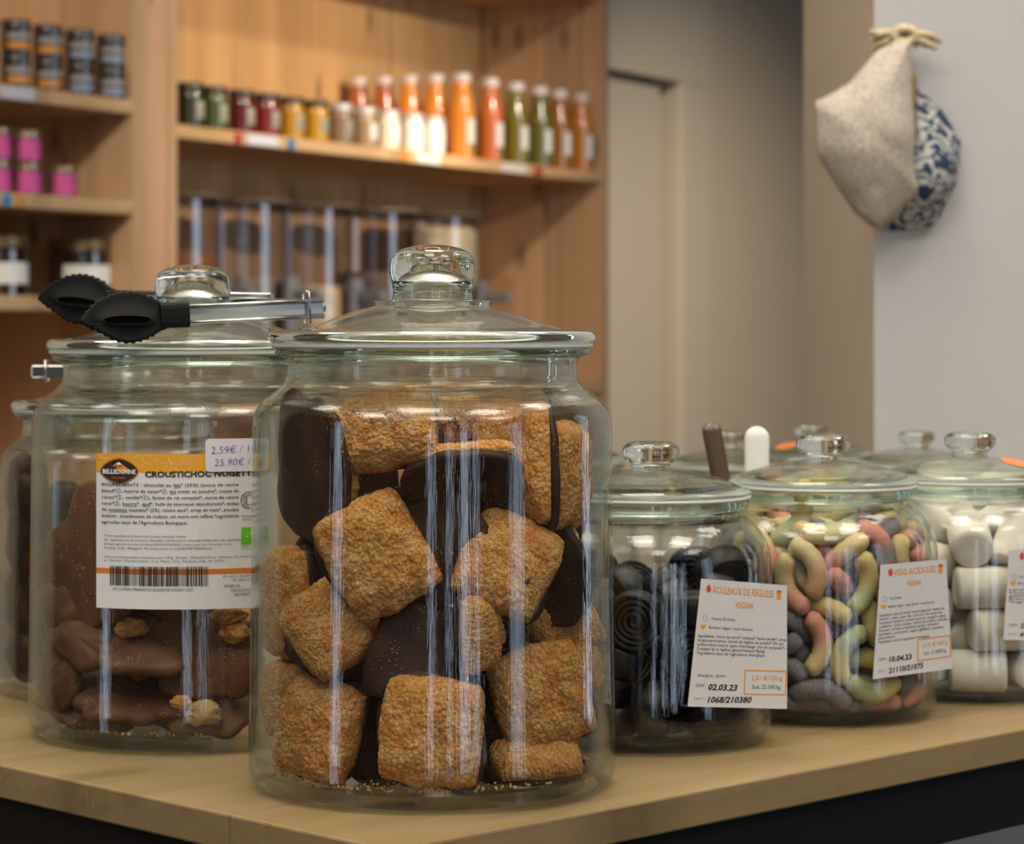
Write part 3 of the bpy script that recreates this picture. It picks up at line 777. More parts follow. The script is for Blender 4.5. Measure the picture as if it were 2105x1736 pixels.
BISC = [
 ('large square oat biscuit tilted on its corner in the middle of the jar', 775, 1142, 205, 240, 29, 4, 4, 0, 0),
 ('oat biscuit right of centre with a dark raisin spot near its lower corner', 1042, 1160, 195, 210, -27, 8, 22, 2, 1),
 ('oat biscuit tucked under the large tilted one on the left', 682, 1290, 180, 190, 38, -6, 24, 10, 2),
 ('oat biscuit leaning at the bottom left of the jar', 660, 1512, 190, 212, -13, -26, 6, 1, 3),
 ('upright oat biscuit at the bottom centre of the jar', 887, 1525, 212, 222, -4, -8, 4, 0, 0),
 ('big oat biscuit at the lower right of the jar', 1112, 1432, 205, 218, 16, 14, 2, 2, 1),
 ('oat biscuit lying nearly flat at the bottom right', 1138, 1578, 190, 170, 8, 6, 66, 4, 2),
 ('broken biscuit at the upper left showing its dark chocolate side', 606, 968, 215, 268, 8, 128, 4, 0, 3),
 ('oat biscuit at the top, left of the middle', 803, 886, 205, 165, 14, -22, 14, 14, 0),
 ('small oat biscuit at the top behind the others', 938, 866, 118, 120, 5, -18, -4, 58, 1),
 ('oat biscuit lying flat at the top right of the pile', 1038, 895, 140, 150, 0, 10, 52, 44, 2),
 ('biscuit seen edge on with its chocolate side facing out below the rim of crumb', 958, 1000, 232, 205, -6, 4, 140, 20, 3),
 ('biscuit standing on edge on the right, crumb left and chocolate right', 1108, 955, 150, 250, 4, -72, 0, 6, 0),
 ('biscuit standing on edge nearest the right wall of the jar', 1192, 980, 150, 228, -3, 64, 0, 1, 1),
 ('oat biscuit on edge at the left wall, middle height', 566, 1240, 150, 235, 3, -58, 0, 2, 2),
 ('biscuit showing dark chocolate in the middle of the jar', 905, 1120, 170, 225, -12, 172, 0, 24, 3),
 ('biscuit with dark chocolate side above the bottom centre one', 862, 1345, 180, 185, 18, 190, -8, 22, 0),
 ('narrow biscuit on edge between centre and lower right ones', 972, 1300, 130, 160, 6, 70, 0, 14, 1),
 ('biscuit with its chocolate side at the right wall', 1176, 1170, 150, 235, -14, 150, 6, 8, 2),
 ('oat biscuit behind the raisin spotted one on the right', 1178, 1285, 150, 160, 30, 20, 10, 24, 3),
 ('oat biscuit end sticking out at the right wall behind the big lower one', 1215, 1378, 100, 120, -10, 66, 6, 4, 0),
 ('oat biscuit on edge at the left wall, low behind the leaning one', 588, 1440, 120, 170, 0, -52, 0, 14, 1),
 ('dark biscuit deep in the lower middle of the jar', 1010, 1540, 150, 190, 10, 160, 0, 40, 2),
 ('dark biscuit deep in the upper left of the jar', 720, 990, 170, 190, 20, 200, 0, 52, 3),
 ('dark biscuit deep behind the tilted one', 700, 1180, 190, 190, -20, 185, 0, 60, 0),
 ('dark biscuit deep on the right of the jar', 1090, 1080, 190, 200, 12, 170, 0, 62, 1),
 ('dark biscuit deep in the bottom left of the jar', 740, 1450, 180, 200, 4, 178, 0, 64, 2),
 ('dark biscuit deep in the bottom right of the jar', 1060, 1330, 190, 200, -8, 184, 0, 66, 3),
 ('dark biscuit standing at the bottom behind the centre one', 800, 1560, 170, 190, -8, 182, 0, 40, 3),
]
for i_, b in enumerate(BISC):
    r_ = biscuit(*b, choc=1.10 if abs(b[5]) > 100 or b[6] > 100 else 1.0)
    if i_ == 1:   # dark raisin in its crust
        mw = Matrix.LocRotScale(r_.location, r_.rotation_euler, r_.scale)
        q_ = mw.inverted() @ px(1076, 1214, r_.location.y)
        bm = bmesh.new(); bmesh.ops.create_icosphere(bm, subdivisions=2, radius=1)
        ra = obj('raisin', bm, plain('raisin', '#2a1710', .5, bump=.4, bscale=500), r_, True)
        ra.location = (q_.x, q_.y, .0108); ra.scale = (.0014, .0021, .0010); ra['label'] = 'dark raisin spot'
# crumbs on the jar floors
def crumbs(name, label, jar, n, rmax, mat_, seed, zf, r0=.0):
    rnd = random.Random(seed); bm = bmesh.new()
    for _ in range(n):
        a = rnd.uniform(0, 6.28); r = r0+(rmax-r0)*sqrt(rnd.random()); s = rnd.uniform(.0004, .0013)
        m = Matrix.Translation((r*cos(a), r*sin(a), zf+s*.4)) @ Euler((rnd.random()*6, rnd.random()*6, 0)).to_matrix().to_4x4() @ Matrix.Diagonal((s, s*.8, s*.6, 1))
        bmesh.ops.create_icosphere(bm, subdivisions=1, radius=1, matrix=m)
    o = obj(name, bm, mat_); o.location = (jar[0], jar[1], T)
    return tag(o, label, 'crumbs', kind='stuff')
crumbs('biscuit_crumbs', 'loose biscuit crumbs on the floor of the large front jar', JB, 420, .079, M['biscuit'], 3, .0088, .05)
crumbs('biscuit_crumbs', 'loose golden crumbs on the floor of the labelled jar', JL, 260, .078, M['biscuit'], 4, .0086, .045)

# ------------------------------------------------------------------ chocolate pieces in the labelled jar
GC = 'milk chocolate pieces in the labelled jar'
CM = [slab_mesh(21, .034, .006, .16, .9, 64, 2.3, 1.0, 'piece', .12), slab_mesh(22, .034, .006, .18, 1.1, 64, 2.2, 1.0, 'piece', .14), slab_mesh(23, .034, .006, .20, .8, 64, 2.5, 1.0, 'piece', .12)]
def piece(label, x, y, w, h, roll, yaw, pitch, push, v=0):
    s = F/1.37/1000*68
    sc_ = (w/s, h/s, 1.0)
    m = settle(hull_pts(CM[v]), x, y, orient(roll, yaw, pitch), JL, BIG_IN, push, sc_, 1.0, .976)
    l, q, _ = m.decompose()
    o = link('chocolate_piece', CM[v].copy(), M['milk_choc'], None, True)
    o.location = l; o.rotation_euler = q.to_euler(); o.scale = sc_
    return tag(o, label, 'chocolate', group=GC)
PIECES = [
 ('big smooth chocolate slab leaning behind the printed label', 180, 1150, 250, 320, 32, 146, -8, 0, 0),
 ('chocolate piece at the left wall under the leaning slab', 130, 1268, 150, 140, 25, 138, 8, 3, 1),
 ('broken chocolate slab with a pale edge below the leaning one', 170, 1318, 220, 95, 22, 150, -30, 5, 2),
 ('dark chocolate piece at the left wall, low down', 130, 1385, 125, 160, 20, 136, 0, 2, 0),
 ('thin flat chocolate piece in the middle of the stack', 285, 1350, 240, 190, -4, 180, -72, 4, 1),
 ('large chocolate slab lower right beside the front jar', 425, 1345, 270, 190, -14, 168, -18, 2, 2),
 ('wide chocolate piece with crumbs near the bottom', 258, 1440, 270, 230, -6, 184, -64, 2, 0),
 ('flat chocolate piece at the bottom left', 195, 1490, 215, 180, -4, 185, -68, 4, 1),
 ('chocolate piece at the bottom right under the golden crumb', 430, 1490, 250, 210, -4, 170, -52, 3, 2),
 ('chocolate piece deep behind the label', 380, 1180, 230, 230, 10, 182, 0, 30, 0),
 ('chocolate piece deep in the middle behind the flat one', 300, 1300, 230, 190, -20, 185, -10, 32, 1),
 ('chocolate piece deep at the bottom of the labelled jar', 330, 1480, 250, 180, 8, 178, -30, 44, 2),
]
for p in PIECES: piece(*p)
# golden crumb lump and biscuit bits between the pieces
def lump(name, label, x, y, sx, sy, sz_, jar, push, seed, m_):
    bm = bmesh.new(); bmesh.ops.create_icosphere(bm, subdivisions=4, radius=1)
    for v in bm.verts:
        k = 1+.28*noise.noise(v.co*1.8+Vector((seed, 0, 0)))+.14*noise.noise(v.co*5+Vector((seed, 4, 0)))
        v.co = Vector((v.co.x*sx*k, v.co.y*sy*k, v.co.z*sz_*k))
    me = mesh_from(bm, name)
    m = settle([v.co.copy() for v in me.vertices][::5], x, y, Matrix.Identity(4), jar, BIG_IN, push, (1, 1, 1), 1.0, .976)
    o = link(name, me, m_, None, True); o.location = m.translation
    return tag(o, label, 'biscuit bit', group='biscuit bits among the chocolate')
M['pale_crumb'] = plain('pale_crumb', '#c9a468', .85, bump=.8, bscale=700, var=.2)
lump('biscuit_bit', 'pale golden biscuit lump on the bottom right chocolate piece', 415, 1466, .0100, .0060, .0062, JL, 0, 3, M['pale_crumb'])
lump('biscuit_bit', 'toasted biscuit bit under the label beside the front jar', 483, 1300, .0075, .005, .0055, JL, 1, 5, M['biscuit'])
lump('biscuit_bit', 'toasted biscuit bit at the label bottom edge', 470, 1265, .0095, .005, .0045, JL, 2, 8, M['biscuit'])
lump('biscuit_bit', 'toasted biscuit bit under the middle of the label', 270, 1292, .0085, .005, .0055, JL, 12, 9, M['biscuit'])
lump('biscuit_bit', 'small toasted bit above the golden lump', 372, 1445, .0055, .004, .0036, JL, 1, 12, M['biscuit'])

# dark pieces in the jar at the far left
CD = slab_mesh(31, .030, .009, .15, .5, 40, 3, 1.0, 'chunk', .1)
for i, (x, y, w, h, roll, yaw, pitch, push) in enumerate([(30, 1010, 90, 150, 12, 150, 0, 0), (70, 1030, 70, 120, -10, 200, 0, 10), (40, 1120, 90, 170, 4, 160, 0, 2), (35, 1250, 100, 150, 0, 150, 0, 2),
        (50, 1350, 110, 110, 10, 160, -20, 4), (150, 1060, 130, 120, 30, 190, 0, 6), (150, 1180, 160, 150, 0, 185, 0, 3), (160, 1320, 170, 150, 15, 175, 0, 3), (270, 1120, 170, 150, 12, 180, 0, 4),
        (290, 1280, 170, 160, -15, 180, 0, 3), (380, 1200, 130, 150, 0, 170, 0, 5), (380, 1340, 130, 130, 0, 175, 0, 5)]):
    s = F/1.55/1000*60; sc_ = (w/s, h/s, 1.0)
    m = settle(hull_pts(CD), x, y, orient(roll, yaw, pitch), JF, BIG_IN, push, sc_, .8, .8, .0062)
    l, q, _ = m.decompose()
    o = link('chocolate_chunk', CD.copy(), M['dark_choc'], None, True); o.location = l; o.rotation_euler = q.to_euler(); o.scale = sc_
    tag(o, 'dark chocolate chunk in the half hidden jar on the left', 'chocolate', group='dark chunks in the far left jar')

# resting places of the sweets: x, y, z in mm inside their jar, then a rotation quaternion
SIM_G = [(54,-11.8,48.5,36,-52,52,-57),(-22.9,22.8,113.3,57,33,19,73),(-10.6,-55.4,46.7,53,47,52,-47),(17.9,53.2,61.5,27,-52,-45,-67),(-54.7,-11.6,35.6,74,-11,64,-19),(41.7,-36.6,89,13,58,-40,70),(-44.8,33.2,46,56,2,-71,-42),(-54.4,9.3,23.5,44,47,-64,-42),(50.3,22.6,69.2,39,38,69,47),(-54.5,10.8,65.4,9,-67,30,-68),(25.5,-48.2,53.7,17,48,-38,77),(5.8,55.1,85.5,18,29,59,-73),(-47.7,-29.3,33,38,-63,-26,-63),(48.5,-20.5,13.6,29,78,53,19),(32.4,43.5,17,56,-77,26,-19),(-49.1,-19.5,90.3,28,-64,-8,71),(48.8,24.8,34.2,12,80,-45,38),(-26.7,48.1,24.4,25,10,-66,-71),(7.3,-55.6,40.8,39,-40,61,56),(-17.7,53.5,46.6,32,63,-32,63),(-30.3,-46.3,30.1,61,74,-26,-14),(29.3,29.1,97.2,8,76,42,49),(-50.5,4.6,48.7,86,-18,30,38),(-14.3,-53.5,89,52,63,30,-49),(41.9,36.5,36.9,51,7,74,44),(-49.9,-11.1,12.8,53,19,22,80),(52,-20.7,73.4,5,-65,33,68),(9.3,55.6,40.4,46,49,-50,54),(-7.8,-54.1,18.2,0,10,53,84),(44.2,32.1,96.4,29,34,67,59),(-49.5,24.8,32.4,49,25,-73,-40),(-34.2,-40.7,14.4,30,18,49,80),(-7.2,49.9,41.9,65,-38,-66,4),(-44,-33.6,68,49,-14,-77,39),(53.7,14.2,28.9,41,-66,15,-62),(-40.3,32.6,13.5,82,29,12,48),(-14.7,-42.9,26,60,75,-28,-4),(44.6,3,32.1,36,-67,42,-50),(-44.7,3.5,27.3,34,60,-49,-53),(40.7,-37.5,53.2,47,-75,-12,45),(1.6,54.9,21.2,20,12,-73,64),(21.6,-50.5,22.2,15,-14,57,-80),(34.4,44.3,53.3,55,-27,63,48),(-32.4,45.7,62.5,66,41,58,-24),(21.9,-41.7,11.9,1,-18,98,-2),(-32.6,-30.2,23.8,65,39,-65,12),(-54.9,-10.7,64.4,6,67,24,69),(32.9,-26.2,75.4,43,81,-10,38),(-12.9,44.6,11.4,2,12,-98,-14),(16.5,-46.9,34.3,7,5,64,76),(38,25.8,18.6,68,-59,43,3),(-41,2.2,14.9,54,-27,-46,65),(34.9,-38.5,69.5,26,82,50,3),(-10.3,38.2,19.3,90,42,8,-10),(-29.9,5.2,12.4,52,64,-44,-35),(55,0.5,22.1,20,-65,-25,69),(-45.2,-18.2,34.4,57,-16,-77,-24),(-4.5,-48.5,109.3,31,-95,0,-3),(16.6,42.9,20.7,81,46,-31,21),(-27.9,-13.4,23.2,46,7,4,88),(45.5,-31.4,30,35,77,12,53),(-27.8,27.8,16.8,1,29,-48,83),(-13.5,-39,11.5,12,96,-25,-3),(11.3,17.6,11.7,0,-93,36,0),(-4.5,12.6,12.8,41,-11,-16,89),(7.2,-39.7,21.7,14,99,-5,5),(15.9,31.9,18,23,23,-51,80),(-19,-21.9,11.6,2,25,96,9),(43.9,-20.3,24,27,-20,94,-4),(-32.3,26.1,32.7,28,25,-93,-5),(32.9,-31.5,32.6,13,52,-5,-84),(42.3,0.1,14.9,66,-40,-39,50),(-34,7.8,32.3,72,35,55,21),(29.8,-11.5,19.4,43,-4,87,-23),(11.4,44.8,35.8,1,23,-64,-73),(13.7,-29.1,14.4,96,-11,-17,19),(34,-18.4,35,55,-77,-25,-20),(1.7,18.7,22,88,14,-16,-43),(-4.1,-12.6,13.4,80,-20,2,-56),(32.9,8.4,20.3,37,-62,-5,69),(-12.7,-29.1,31.1,19,0,-35,92),(23,-33.1,37.2,11,-84,11,-51),(-23.1,38.7,36.9,19,24,29,91),(-17.6,14.4,18.7,27,-63,73,0),(18.2,23.8,24.1,77,48,26,-33),(15.6,-53.9,80.2,57,31,65,-41),(15.1,-9.2,16.2,9,-50,69,-51),(27.8,30.6,36.9,16,28,93,15),(-10.8,3,24,56,6,13,-82),(24.1,-6.1,32.6,15,-24,33,90),(-32.3,-16.6,37.9,38,43,-76,-29),(-2.7,-12,24.2,8,90,43,-4),(24.3,11.9,26.1,14,37,-55,-74),(-39.5,-16.4,52.4,20,48,-85,-12),(11.4,-34.7,40.5,25,80,-45,31),(-21.2,11.1,29.9,33,53,-47,-62),(-14.4,-3.3,34,14,-81,-57,-5),(48.5,14.8,51.2,56,41,-2,-72),(-38.9,23.3,53.2,31,-79,-14,51),(-32.8,-44.2,47.9,31,-11,-54,77),(-25,-36,45.2,30,-29,-90,10),(-20.9,-44.2,55.7,12,92,24,-27),(43.2,34.5,79.8,74,49,-42,-21),(19.6,16.4,40.2,85,-33,-41,9),(-54,4.4,96.4,64,17,74,13),(29.1,8.7,42.1,30,21,5,-93),(-19.7,52.6,79.5,53,-49,-52,-46),(-0.9,29.2,39,47,1,78,-41),(-43.8,-8.8,67.5,41,51,52,55),(-35.2,6.1,50.5,91,-1,29,29),(55.3,-3.8,71.7,31,62,-29,-66),(-11,40.8,49.6,5,-1,34,-94),(0.7,51,61.5,83,48,6,-29),(26.8,46.1,81.3,60,-28,74,16),(-21.6,-9.7,43.5,34,67,-60,-27),(40.2,-19.3,58.6,54,-13,59,-59),(-45.7,32.7,75.6,65,38,62,-23),(-21.3,-36.1,114.7,24,41,43,-76),(54.9,4.2,90.5,59,43,-46,-50),(-15.5,22,45.8,86,-40,25,-19),(20.3,-19.7,39.7,25,91,-19,28),(7.9,18.2,42.1,34,-26,90,-9),(-0.2,-8.9,34.5,21,85,48,3),(47.1,-0.5,54.9,3,93,15,34),(-1.7,41.9,66.1,41,19,-47,76),(0.4,-28.3,45.5,17,-2,92,-36),(27.2,13,55.7,12,-10,87,46),(-47.3,23.3,97.6,39,37,28,-80),(22.4,-10.8,47.5,97,-11,-21,-4),(17.5,42.5,88.3,29,-78,-10,-55),(0.9,-44.6,47.5,47,72,-39,32),(28.1,31,60,8,22,94,24),(-7.7,23.9,53.1,18,-26,-94,12),(40.5,19.2,79.4,30,70,-7,-64),(24.6,35.5,49.4,16,-98,13,-7),(-26,36.4,63.4,72,-63,-27,-7),(-5.6,-49,64.2,30,18,42,84),(-22.3,24,65.4,90,44,-5,-2),(-23.6,-50.9,79.2,54,21,-70,42),(-30.8,32.4,77.6,74,47,22,42),(-2.6,6.4,51.9,45,87,-4,18),(4.6,-0.1,44.6,8,-16,97,-19),(8.5,25.8,62.5,59,-80,11,-5),(-28.9,-35.8,66.3,37,-36,-17,-84),(38.8,2.2,61.2,0,-37,15,92),(-33.8,42.9,96.5,69,-64,-32,10),(18.5,-35.4,58,1,9,-38,-92),(30.9,28.9,77.9,60,-40,69,-5),(-37.5,-27.8,78,87,24,43,8),(-8.8,-23.1,51.6,80,-25,13,54),(10.6,16.5,68.2,32,-94,9,-4),(-39,-14.8,108.2,16,80,-58,-6),(28.2,2.6,66.1,93,-2,-35,9),(3.7,-20.2,56,27,77,57,-4),(-15.1,-43.3,87.2,65,-53,47,29),(0.7,54.5,97.3,58,74,-26,23),(-13.2,-20,78.2,53,-55,46,-44),(26.8,-15.2,61.2,3,-87,-35,-35),(3.5,40.8,83.2,68,30,-39,53),(-25.1,-32.8,83.2,79,-27,51,23),(-5.4,-15.6,60.3,56,21,-60,-53),(-18.8,-12.6,58.6,0,75,59,-30),(1.7,-47.4,74.9,28,65,65,-27),(-33.4,31.1,98.8,56,-57,-57,-16),(-30.9,-8.3,60.2,69,28,27,61),(12.3,-13.9,64.9,83,-9,-14,-54),(-17.4,14.1,58.3,15,-14,11,97),(-39.2,-37.7,95.6,1,-61,-39,-69),(-19.4,-6.7,67.5,20,30,-93,4),(-51.2,-7.1,91.6,38,52,-70,30),(17.9,28.3,74.6,48,22,71,47),(-26.7,3.8,76.2,24,97,-3,-2),(24.6,-47.2,99.5,71,47,41,-31),(-15.3,34.8,82,89,19,33,-25),(-47.7,15.4,77.3,48,37,79,8),(43.3,-6.6,78.3,50,35,-11,-78),(8,39.7,102.4,62,36,37,-59),(-38.8,-14.1,93.4,50,46,56,49),(18.5,-8.2,74,80,-14,-16,-56),(-26.5,12.4,68.4,11,-10,93,33),(-25.1,-15.1,86.5,38,-24,-33,83),(50.5,-7.2,106.3,25,-72,-61,22),(7.3,-28.7,76.9,23,-6,97,-2),(29.7,-1.3,80.9,76,33,-31,-46),(3.6,-4.8,70.8,55,-15,7,82),(19.7,-37.7,74.9,2,95,-15,29),(0.7,29.3,84.6,32,-83,39,22),(-27.2,15.7,83.5,88,7,23,41),(29.8,-32.9,98.3,29,-51,35,73),(2.3,12.7,77.1,20,2,-3,98),(-3.8,-9.5,80.9,74,14,-21,-62),(45.7,-16.7,92.5,20,53,79,22),(4.6,11.8,89,64,10,-9,76),(4.6,-49.6,95.2,13,91,-25,32),(17.2,18.2,90.6,43,-56,69,-19),(-13.8,11.8,87,12,68,-71,-15),(36.6,-23.8,95.6,84,34,-41,-8),(-6.1,32.8,102.1,62,29,3,-73),(-24.7,-20.3,98.8,32,76,-52,-23),(22.6,-8.3,89.9,96,8,-27,4),(-15.7,38.1,98.1,18,60,-69,-37),(9.5,-37.3,87.4,21,4,54,81),(15.6,27.8,106.3,17,-40,87,24),(-4.2,-9,92.9,9,5,-7,-99),(18,-27.6,99.6,25,-49,61,-57),(-13.5,27.4,107.7,56,46,-21,-66),(-7.2,-33.3,95.6,65,27,49,51),(27.5,7.1,94.8,25,15,-95,-11),(-24.7,9.3,95.3,58,43,-31,-62),(6,-26.4,98.3,3,-63,56,-55),(-6.6,8.2,101,37,-25,71,-54),(-13.1,-22.6,106.9,28,77,-57,-2),(43.9,13.1,102.9,58,-36,-70,22),(-37.2,13.1,100.9,37,80,24,41),(2.4,1.7,101.5,51,76,39,12),(37.5,10.7,120.3,84,-15,45,-26),(-21.8,-0.2,108,1,-11,5,99),(22,-29.4,122.9,10,-95,-26,16),(5,37.4,119.7,8,-14,-36,92),(24.4,-23.2,108.9,30,46,-80,-24),(21.9,14.8,107,10,-9,-24,-96),(-6.8,13.9,116.6,34,14,-16,92),(7.6,-12.7,104.4,6,96,21,-17),(29.1,21.7,116.5,85,24,29,37),(-27.1,-22.6,119.8,34,-62,15,-69),(39,-12.8,116.3,66,-27,-53,46),(-3.2,30.9,125.3,9,-13,-22,96),(2.8,-35.4,117.7,21,95,-19,-15),(29.4,-2,106.4,14,-5,-98,-17),(-17.7,-20,125.1,4,-73,-35,58),(0.5,-17.4,120.4,25,20,-20,93),(6.4,19.8,118.1,84,-32,-17,-40),(-30,-2,119.3,64,-22,11,73),(20.3,-15,124,53,6,81,24),(3.8,-2.5,116.8,18,-94,-30,-2),(4.4,-22.3,129.4,52,-7,6,-85),(-21.8,8.9,123.8,35,46,46,68),(2.8,3.2,127.3,98,13,-13,-11),(-40.8,14.4,114.3,44,32,-41,-73),(29.4,-6.6,124.5,43,25,74,46)]
SIM_M = [(42.5,19.1,18.9,58,70,-16,39),(-10.8,38.8,19.5,56,-33,-60,-47),(25,-27,18.7,47,61,-36,53),(-33.9,-34.1,27.1,3,-81,58,-7),(-3.5,-45,18.6,62,-40,-58,33),(47,-11,28.2,65,1,4,76),(14.7,45.8,26.4,92,-12,-36,-3),(36.5,-32.9,48.2,0,56,83,-1),(-28.6,31.3,35.7,62,-56,-55,-6),(-44.7,7.9,19.2,24,1,72,65),(-47.4,5,45.9,63,55,32,-45),(-7.5,7.9,24.4,100,4,-4,8),(-25.5,-10.4,26.4,97,-6,-22,-12),(20,7.9,18.6,45,61,-35,55),(-34.6,23.7,64.9,77,-42,-48,-7),(1.2,41.9,71.4,54,-65,46,27),(37.2,29.8,44,25,61,-37,66),(-14.8,45.8,51.1,75,-12,-41,51),(8.9,-46.8,43.5,63,21,68,33),(8.1,26.1,46.2,74,-21,-1,64),(8.2,-15.5,54.5,72,-39,-56,-12),(-4.8,-23.6,33.6,36,-8,93,8),(-17.4,0.7,56.8,67,61,-12,-41),(33.2,-27.5,77.8,2,55,-45,-71),(47.9,-2.6,62,41,20,-44,78),(-0.4,-47.5,68.4,54,46,-54,-46),(-48.5,-5.6,78.2,8,-81,-58,-4),(24.3,4,50,4,-54,84,-9),(-35.4,-31.7,56.6,43,64,-15,61),(17.1,44,94.6,46,-33,65,-51),(-28.4,-31,81.6,73,21,-60,25),(-20.9,41.7,85.6,20,-42,-79,39),(32.9,32.5,68.9,62,-65,-27,35),(37.1,18.2,92.3,53,66,-50,-16),(-19.9,31.6,111.2,66,27,49,51),(13.5,6.3,78.1,6,-29,57,-77),(-3.3,-14.7,79,16,-29,70,-64),(44.3,-13.5,97.1,2,-21,-49,84),(20.5,-40.5,95.9,93,-23,15,-25),(-35.4,14.5,88.3,18,-65,12,72),(-5.3,9.7,102.7,89,20,-27,-29),(-30.9,-18,102.8,26,33,71,57),(17,-9.6,104.4,66,-56,9,-49),(-7.2,-39.9,97,52,-41,-42,-62)]
SIM_L = [(25.4,32.8,15.1,38,-2,-4,92),(-20.8,39.1,22.6,49,-24,67,51),(37.7,-14,14.8,92,1,-3,-38),(28.4,34.3,30.6,4,-88,47,-2),(-23.4,-34.3,15.1,4,78,-63,2),(42.6,13,22.7,54,65,-27,47),(-0.1,52.2,26,67,-72,11,10),(-1.2,-44.2,22.8,9,-65,27,-71),(43.1,-11.9,30.4,1,-92,38,-3),(-43.4,17.4,23.7,70,20,68,-10),(25.4,-36.8,23.6,74,6,-51,43),(4.5,-11.8,13.8,0,100,5,0),(-41.6,-15.1,21.9,26,18,91,-25),(38.6,22.1,46.9,57,-5,-5,82),(-27.5,15.7,22.6,62,-56,-43,33),(-10.1,-8.3,36.1,2,-60,-72,-35),(-25.5,-36.9,36.2,5,74,-63,-21),(-0.6,18.2,40.3,14,24,-86,43),(44.2,-27.6,54.6,19,71,-20,65),(-1.4,11.9,23.1,10,16,-88,44),(17.2,-49.3,50.3,0,-23,65,-72),(-20.4,-40.1,50.2,85,-2,21,-49),(-50.9,-7.8,45.4,59,-18,-74,25),(-44.3,4,77.9,82,15,2,-55),(-2.7,30.2,49.8,87,-44,11,17),(-37.6,24.2,62.2,89,-11,0,-45),(-16.8,49.5,55.5,61,70,-13,34),(14.4,-24.7,53.1,5,-33,-12,93),(-38.1,23.9,46.7,1,-36,-93,11),(-10.7,-50.8,70.5,43,35,-65,51),(27.7,20.3,60.8,22,7,0,-97),(23.4,-9.6,44.2,61,-19,-30,71),(-14.3,-14.9,62.3,81,-15,46,32),(20.5,-40,75.3,98,1,-4,19),(-36.2,-8.7,51.3,63,28,-71,-14),(8.2,15.5,78.5,67,-37,-7,64),(26.6,44.6,86.1,52,-72,-13,-44),(-6.7,40.8,76.4,87,40,20,19),(10.2,-7.1,71.4,42,47,78,-7),(34.7,-9.3,76.1,59,-46,-40,53),(51.9,2.7,69.2,74,1,-67,3),(15.9,-41.7,90.1,1,79,61,4),(18.3,49,54.4,33,-10,71,61),(-34.8,-27.9,74.9,90,23,-20,-31),(-29.5,32.9,84.2,76,29,-57,9),(-14.4,3.7,78,51,71,-41,-27),(-4.1,28.9,94.7,4,-86,33,40),(40.9,17.8,87.2,47,76,45,-6),(27.9,-11.4,99.6,16,39,-8,-91),(-39.2,-21.2,93.2,94,19,-23,-16)]
# ------------------------------------------------------------------ sweets in the small jars
def place(o, jar, v, sc_=1.0):
    o.location = (jar[0]+v[0]/1000, jar[1]+v[1]/1000, T+v[2]/1000)
    q = Quaternion((v[3], v[4], v[5], v[6])); q.normalize()
    o.rotation_euler = q.to_euler()
def gummy_mat(name, a, b):
    m, nt, out = mat(name)
    tc = N(nt, 'TexCoord'); sep = N(nt, 'SeparateXYZ'); L(nt, tc.outputs['Object'], sep.inputs[0])
    mr = N(nt, 'MapRange'); mr.inputs['From Min'].default_value = -.005; mr.inputs['From Max'].default_value = .005
    L(nt, sep.outputs[0], mr.inputs[0])
    mx = N(nt, 'Mix', _data_type='RGBA'); L(nt, mr.outputs[0], mx.inputs['Factor']); mx.inputs[6].default_value = srgb(a); mx.inputs[7].default_value = srgb(b)
    nz = N(nt, 'TexNoise', Scale=1700.0, Detail=2.0); L(nt, tc.outputs['Object'], nz.inputs['Vector'])
    sp = ramp(nt, nz.outputs['Fac'], [(.38, (.10, .10, .10, 1)), (.72, (.42, .42, .42, 1))])
    m2 = N(nt, 'Mix', _data_type='RGBA'); L(nt, sp.outputs[0], m2.inputs['Factor']); L(nt, mx.outputs[2], m2.inputs[6]); m2.inputs[7].default_value = (.75, .7, .68, 1)
    bs = N(nt, 'BsdfPrincipled', Roughness=.55); L(nt, m2.outputs[2], bs.inputs['Base Color'])
    bs.inputs['Subsurface Weight'].default_value = .25; bs.inputs['Subsurface Radius'].default_value = (.004, .003, .002); bs.inputs['Subsurface Scale'].default_value = 1.0
    bp = N(nt, 'Bump', Strength=.5, Distance=.0006); L(nt, nz.outputs['Fac'], bp.inputs['Height']); L(nt, bp.outputs[0], bs.inputs['Normal'])
    L(nt, bs.outputs[0], out.inputs[0]); return m
def gummy_mesh():
    bm = bmesh.new(); pts = []; rad = []
    R, a = .0175, 1.0
    for i in range(-1, 15):
        t = -a+2*a*min(max(i, -.45), 13.45)/13
        pts.append((R*sin(t), R*(cos(t)-1)+.004, 0))
        e = min(max(i, 0), 13)/13
        w = 1+.05*sin(i*2.6)
        rad.append(.0026 if i in (-1, 14) else .0056*w*(.80 if i in (0, 13) else 1))
    tube(bm, pts, rad, 12); return mesh_from(bm, 'gummy')
gm = gummy_mesh()
GV = [('orange and purple', '#c9673f', '#3c2733'), ('yellow and green', '#cfae3e', '#a9ad62'), ('orange and pale yellow', '#d3764f', '#d2b564'),
      ('purple', '#43303c', '#35252f'), ('green and yellow', '#a5ab64', '#cdb54e'), ('pale yellow and orange', '#cfb56a', '#cc8c50')]
gms = []
for nme, a, b in GV:
    me = gm.copy(); me.materials.append(gummy_mat('gummy_'+nme.replace(' ', '_'), a, b)); me.polygons.foreach_set('use_smooth', [True]*len(me.polygons)); gms.append(me)
rg = random.Random(5)
for v in SIM_G:
    if v[2] > 117: continue
    k = rg.choice((0, 0, 1, 2, 2, 3, 3, 4, 1, 5, 0, 2, 3))
    o = link('gummy_worm', gms[k]); place(o, JG, v)
    tag(o, f'{GV[k][0]} sugared gummy worm in the gummy worm jar', 'sweet', 'gummy worms in the small jar')
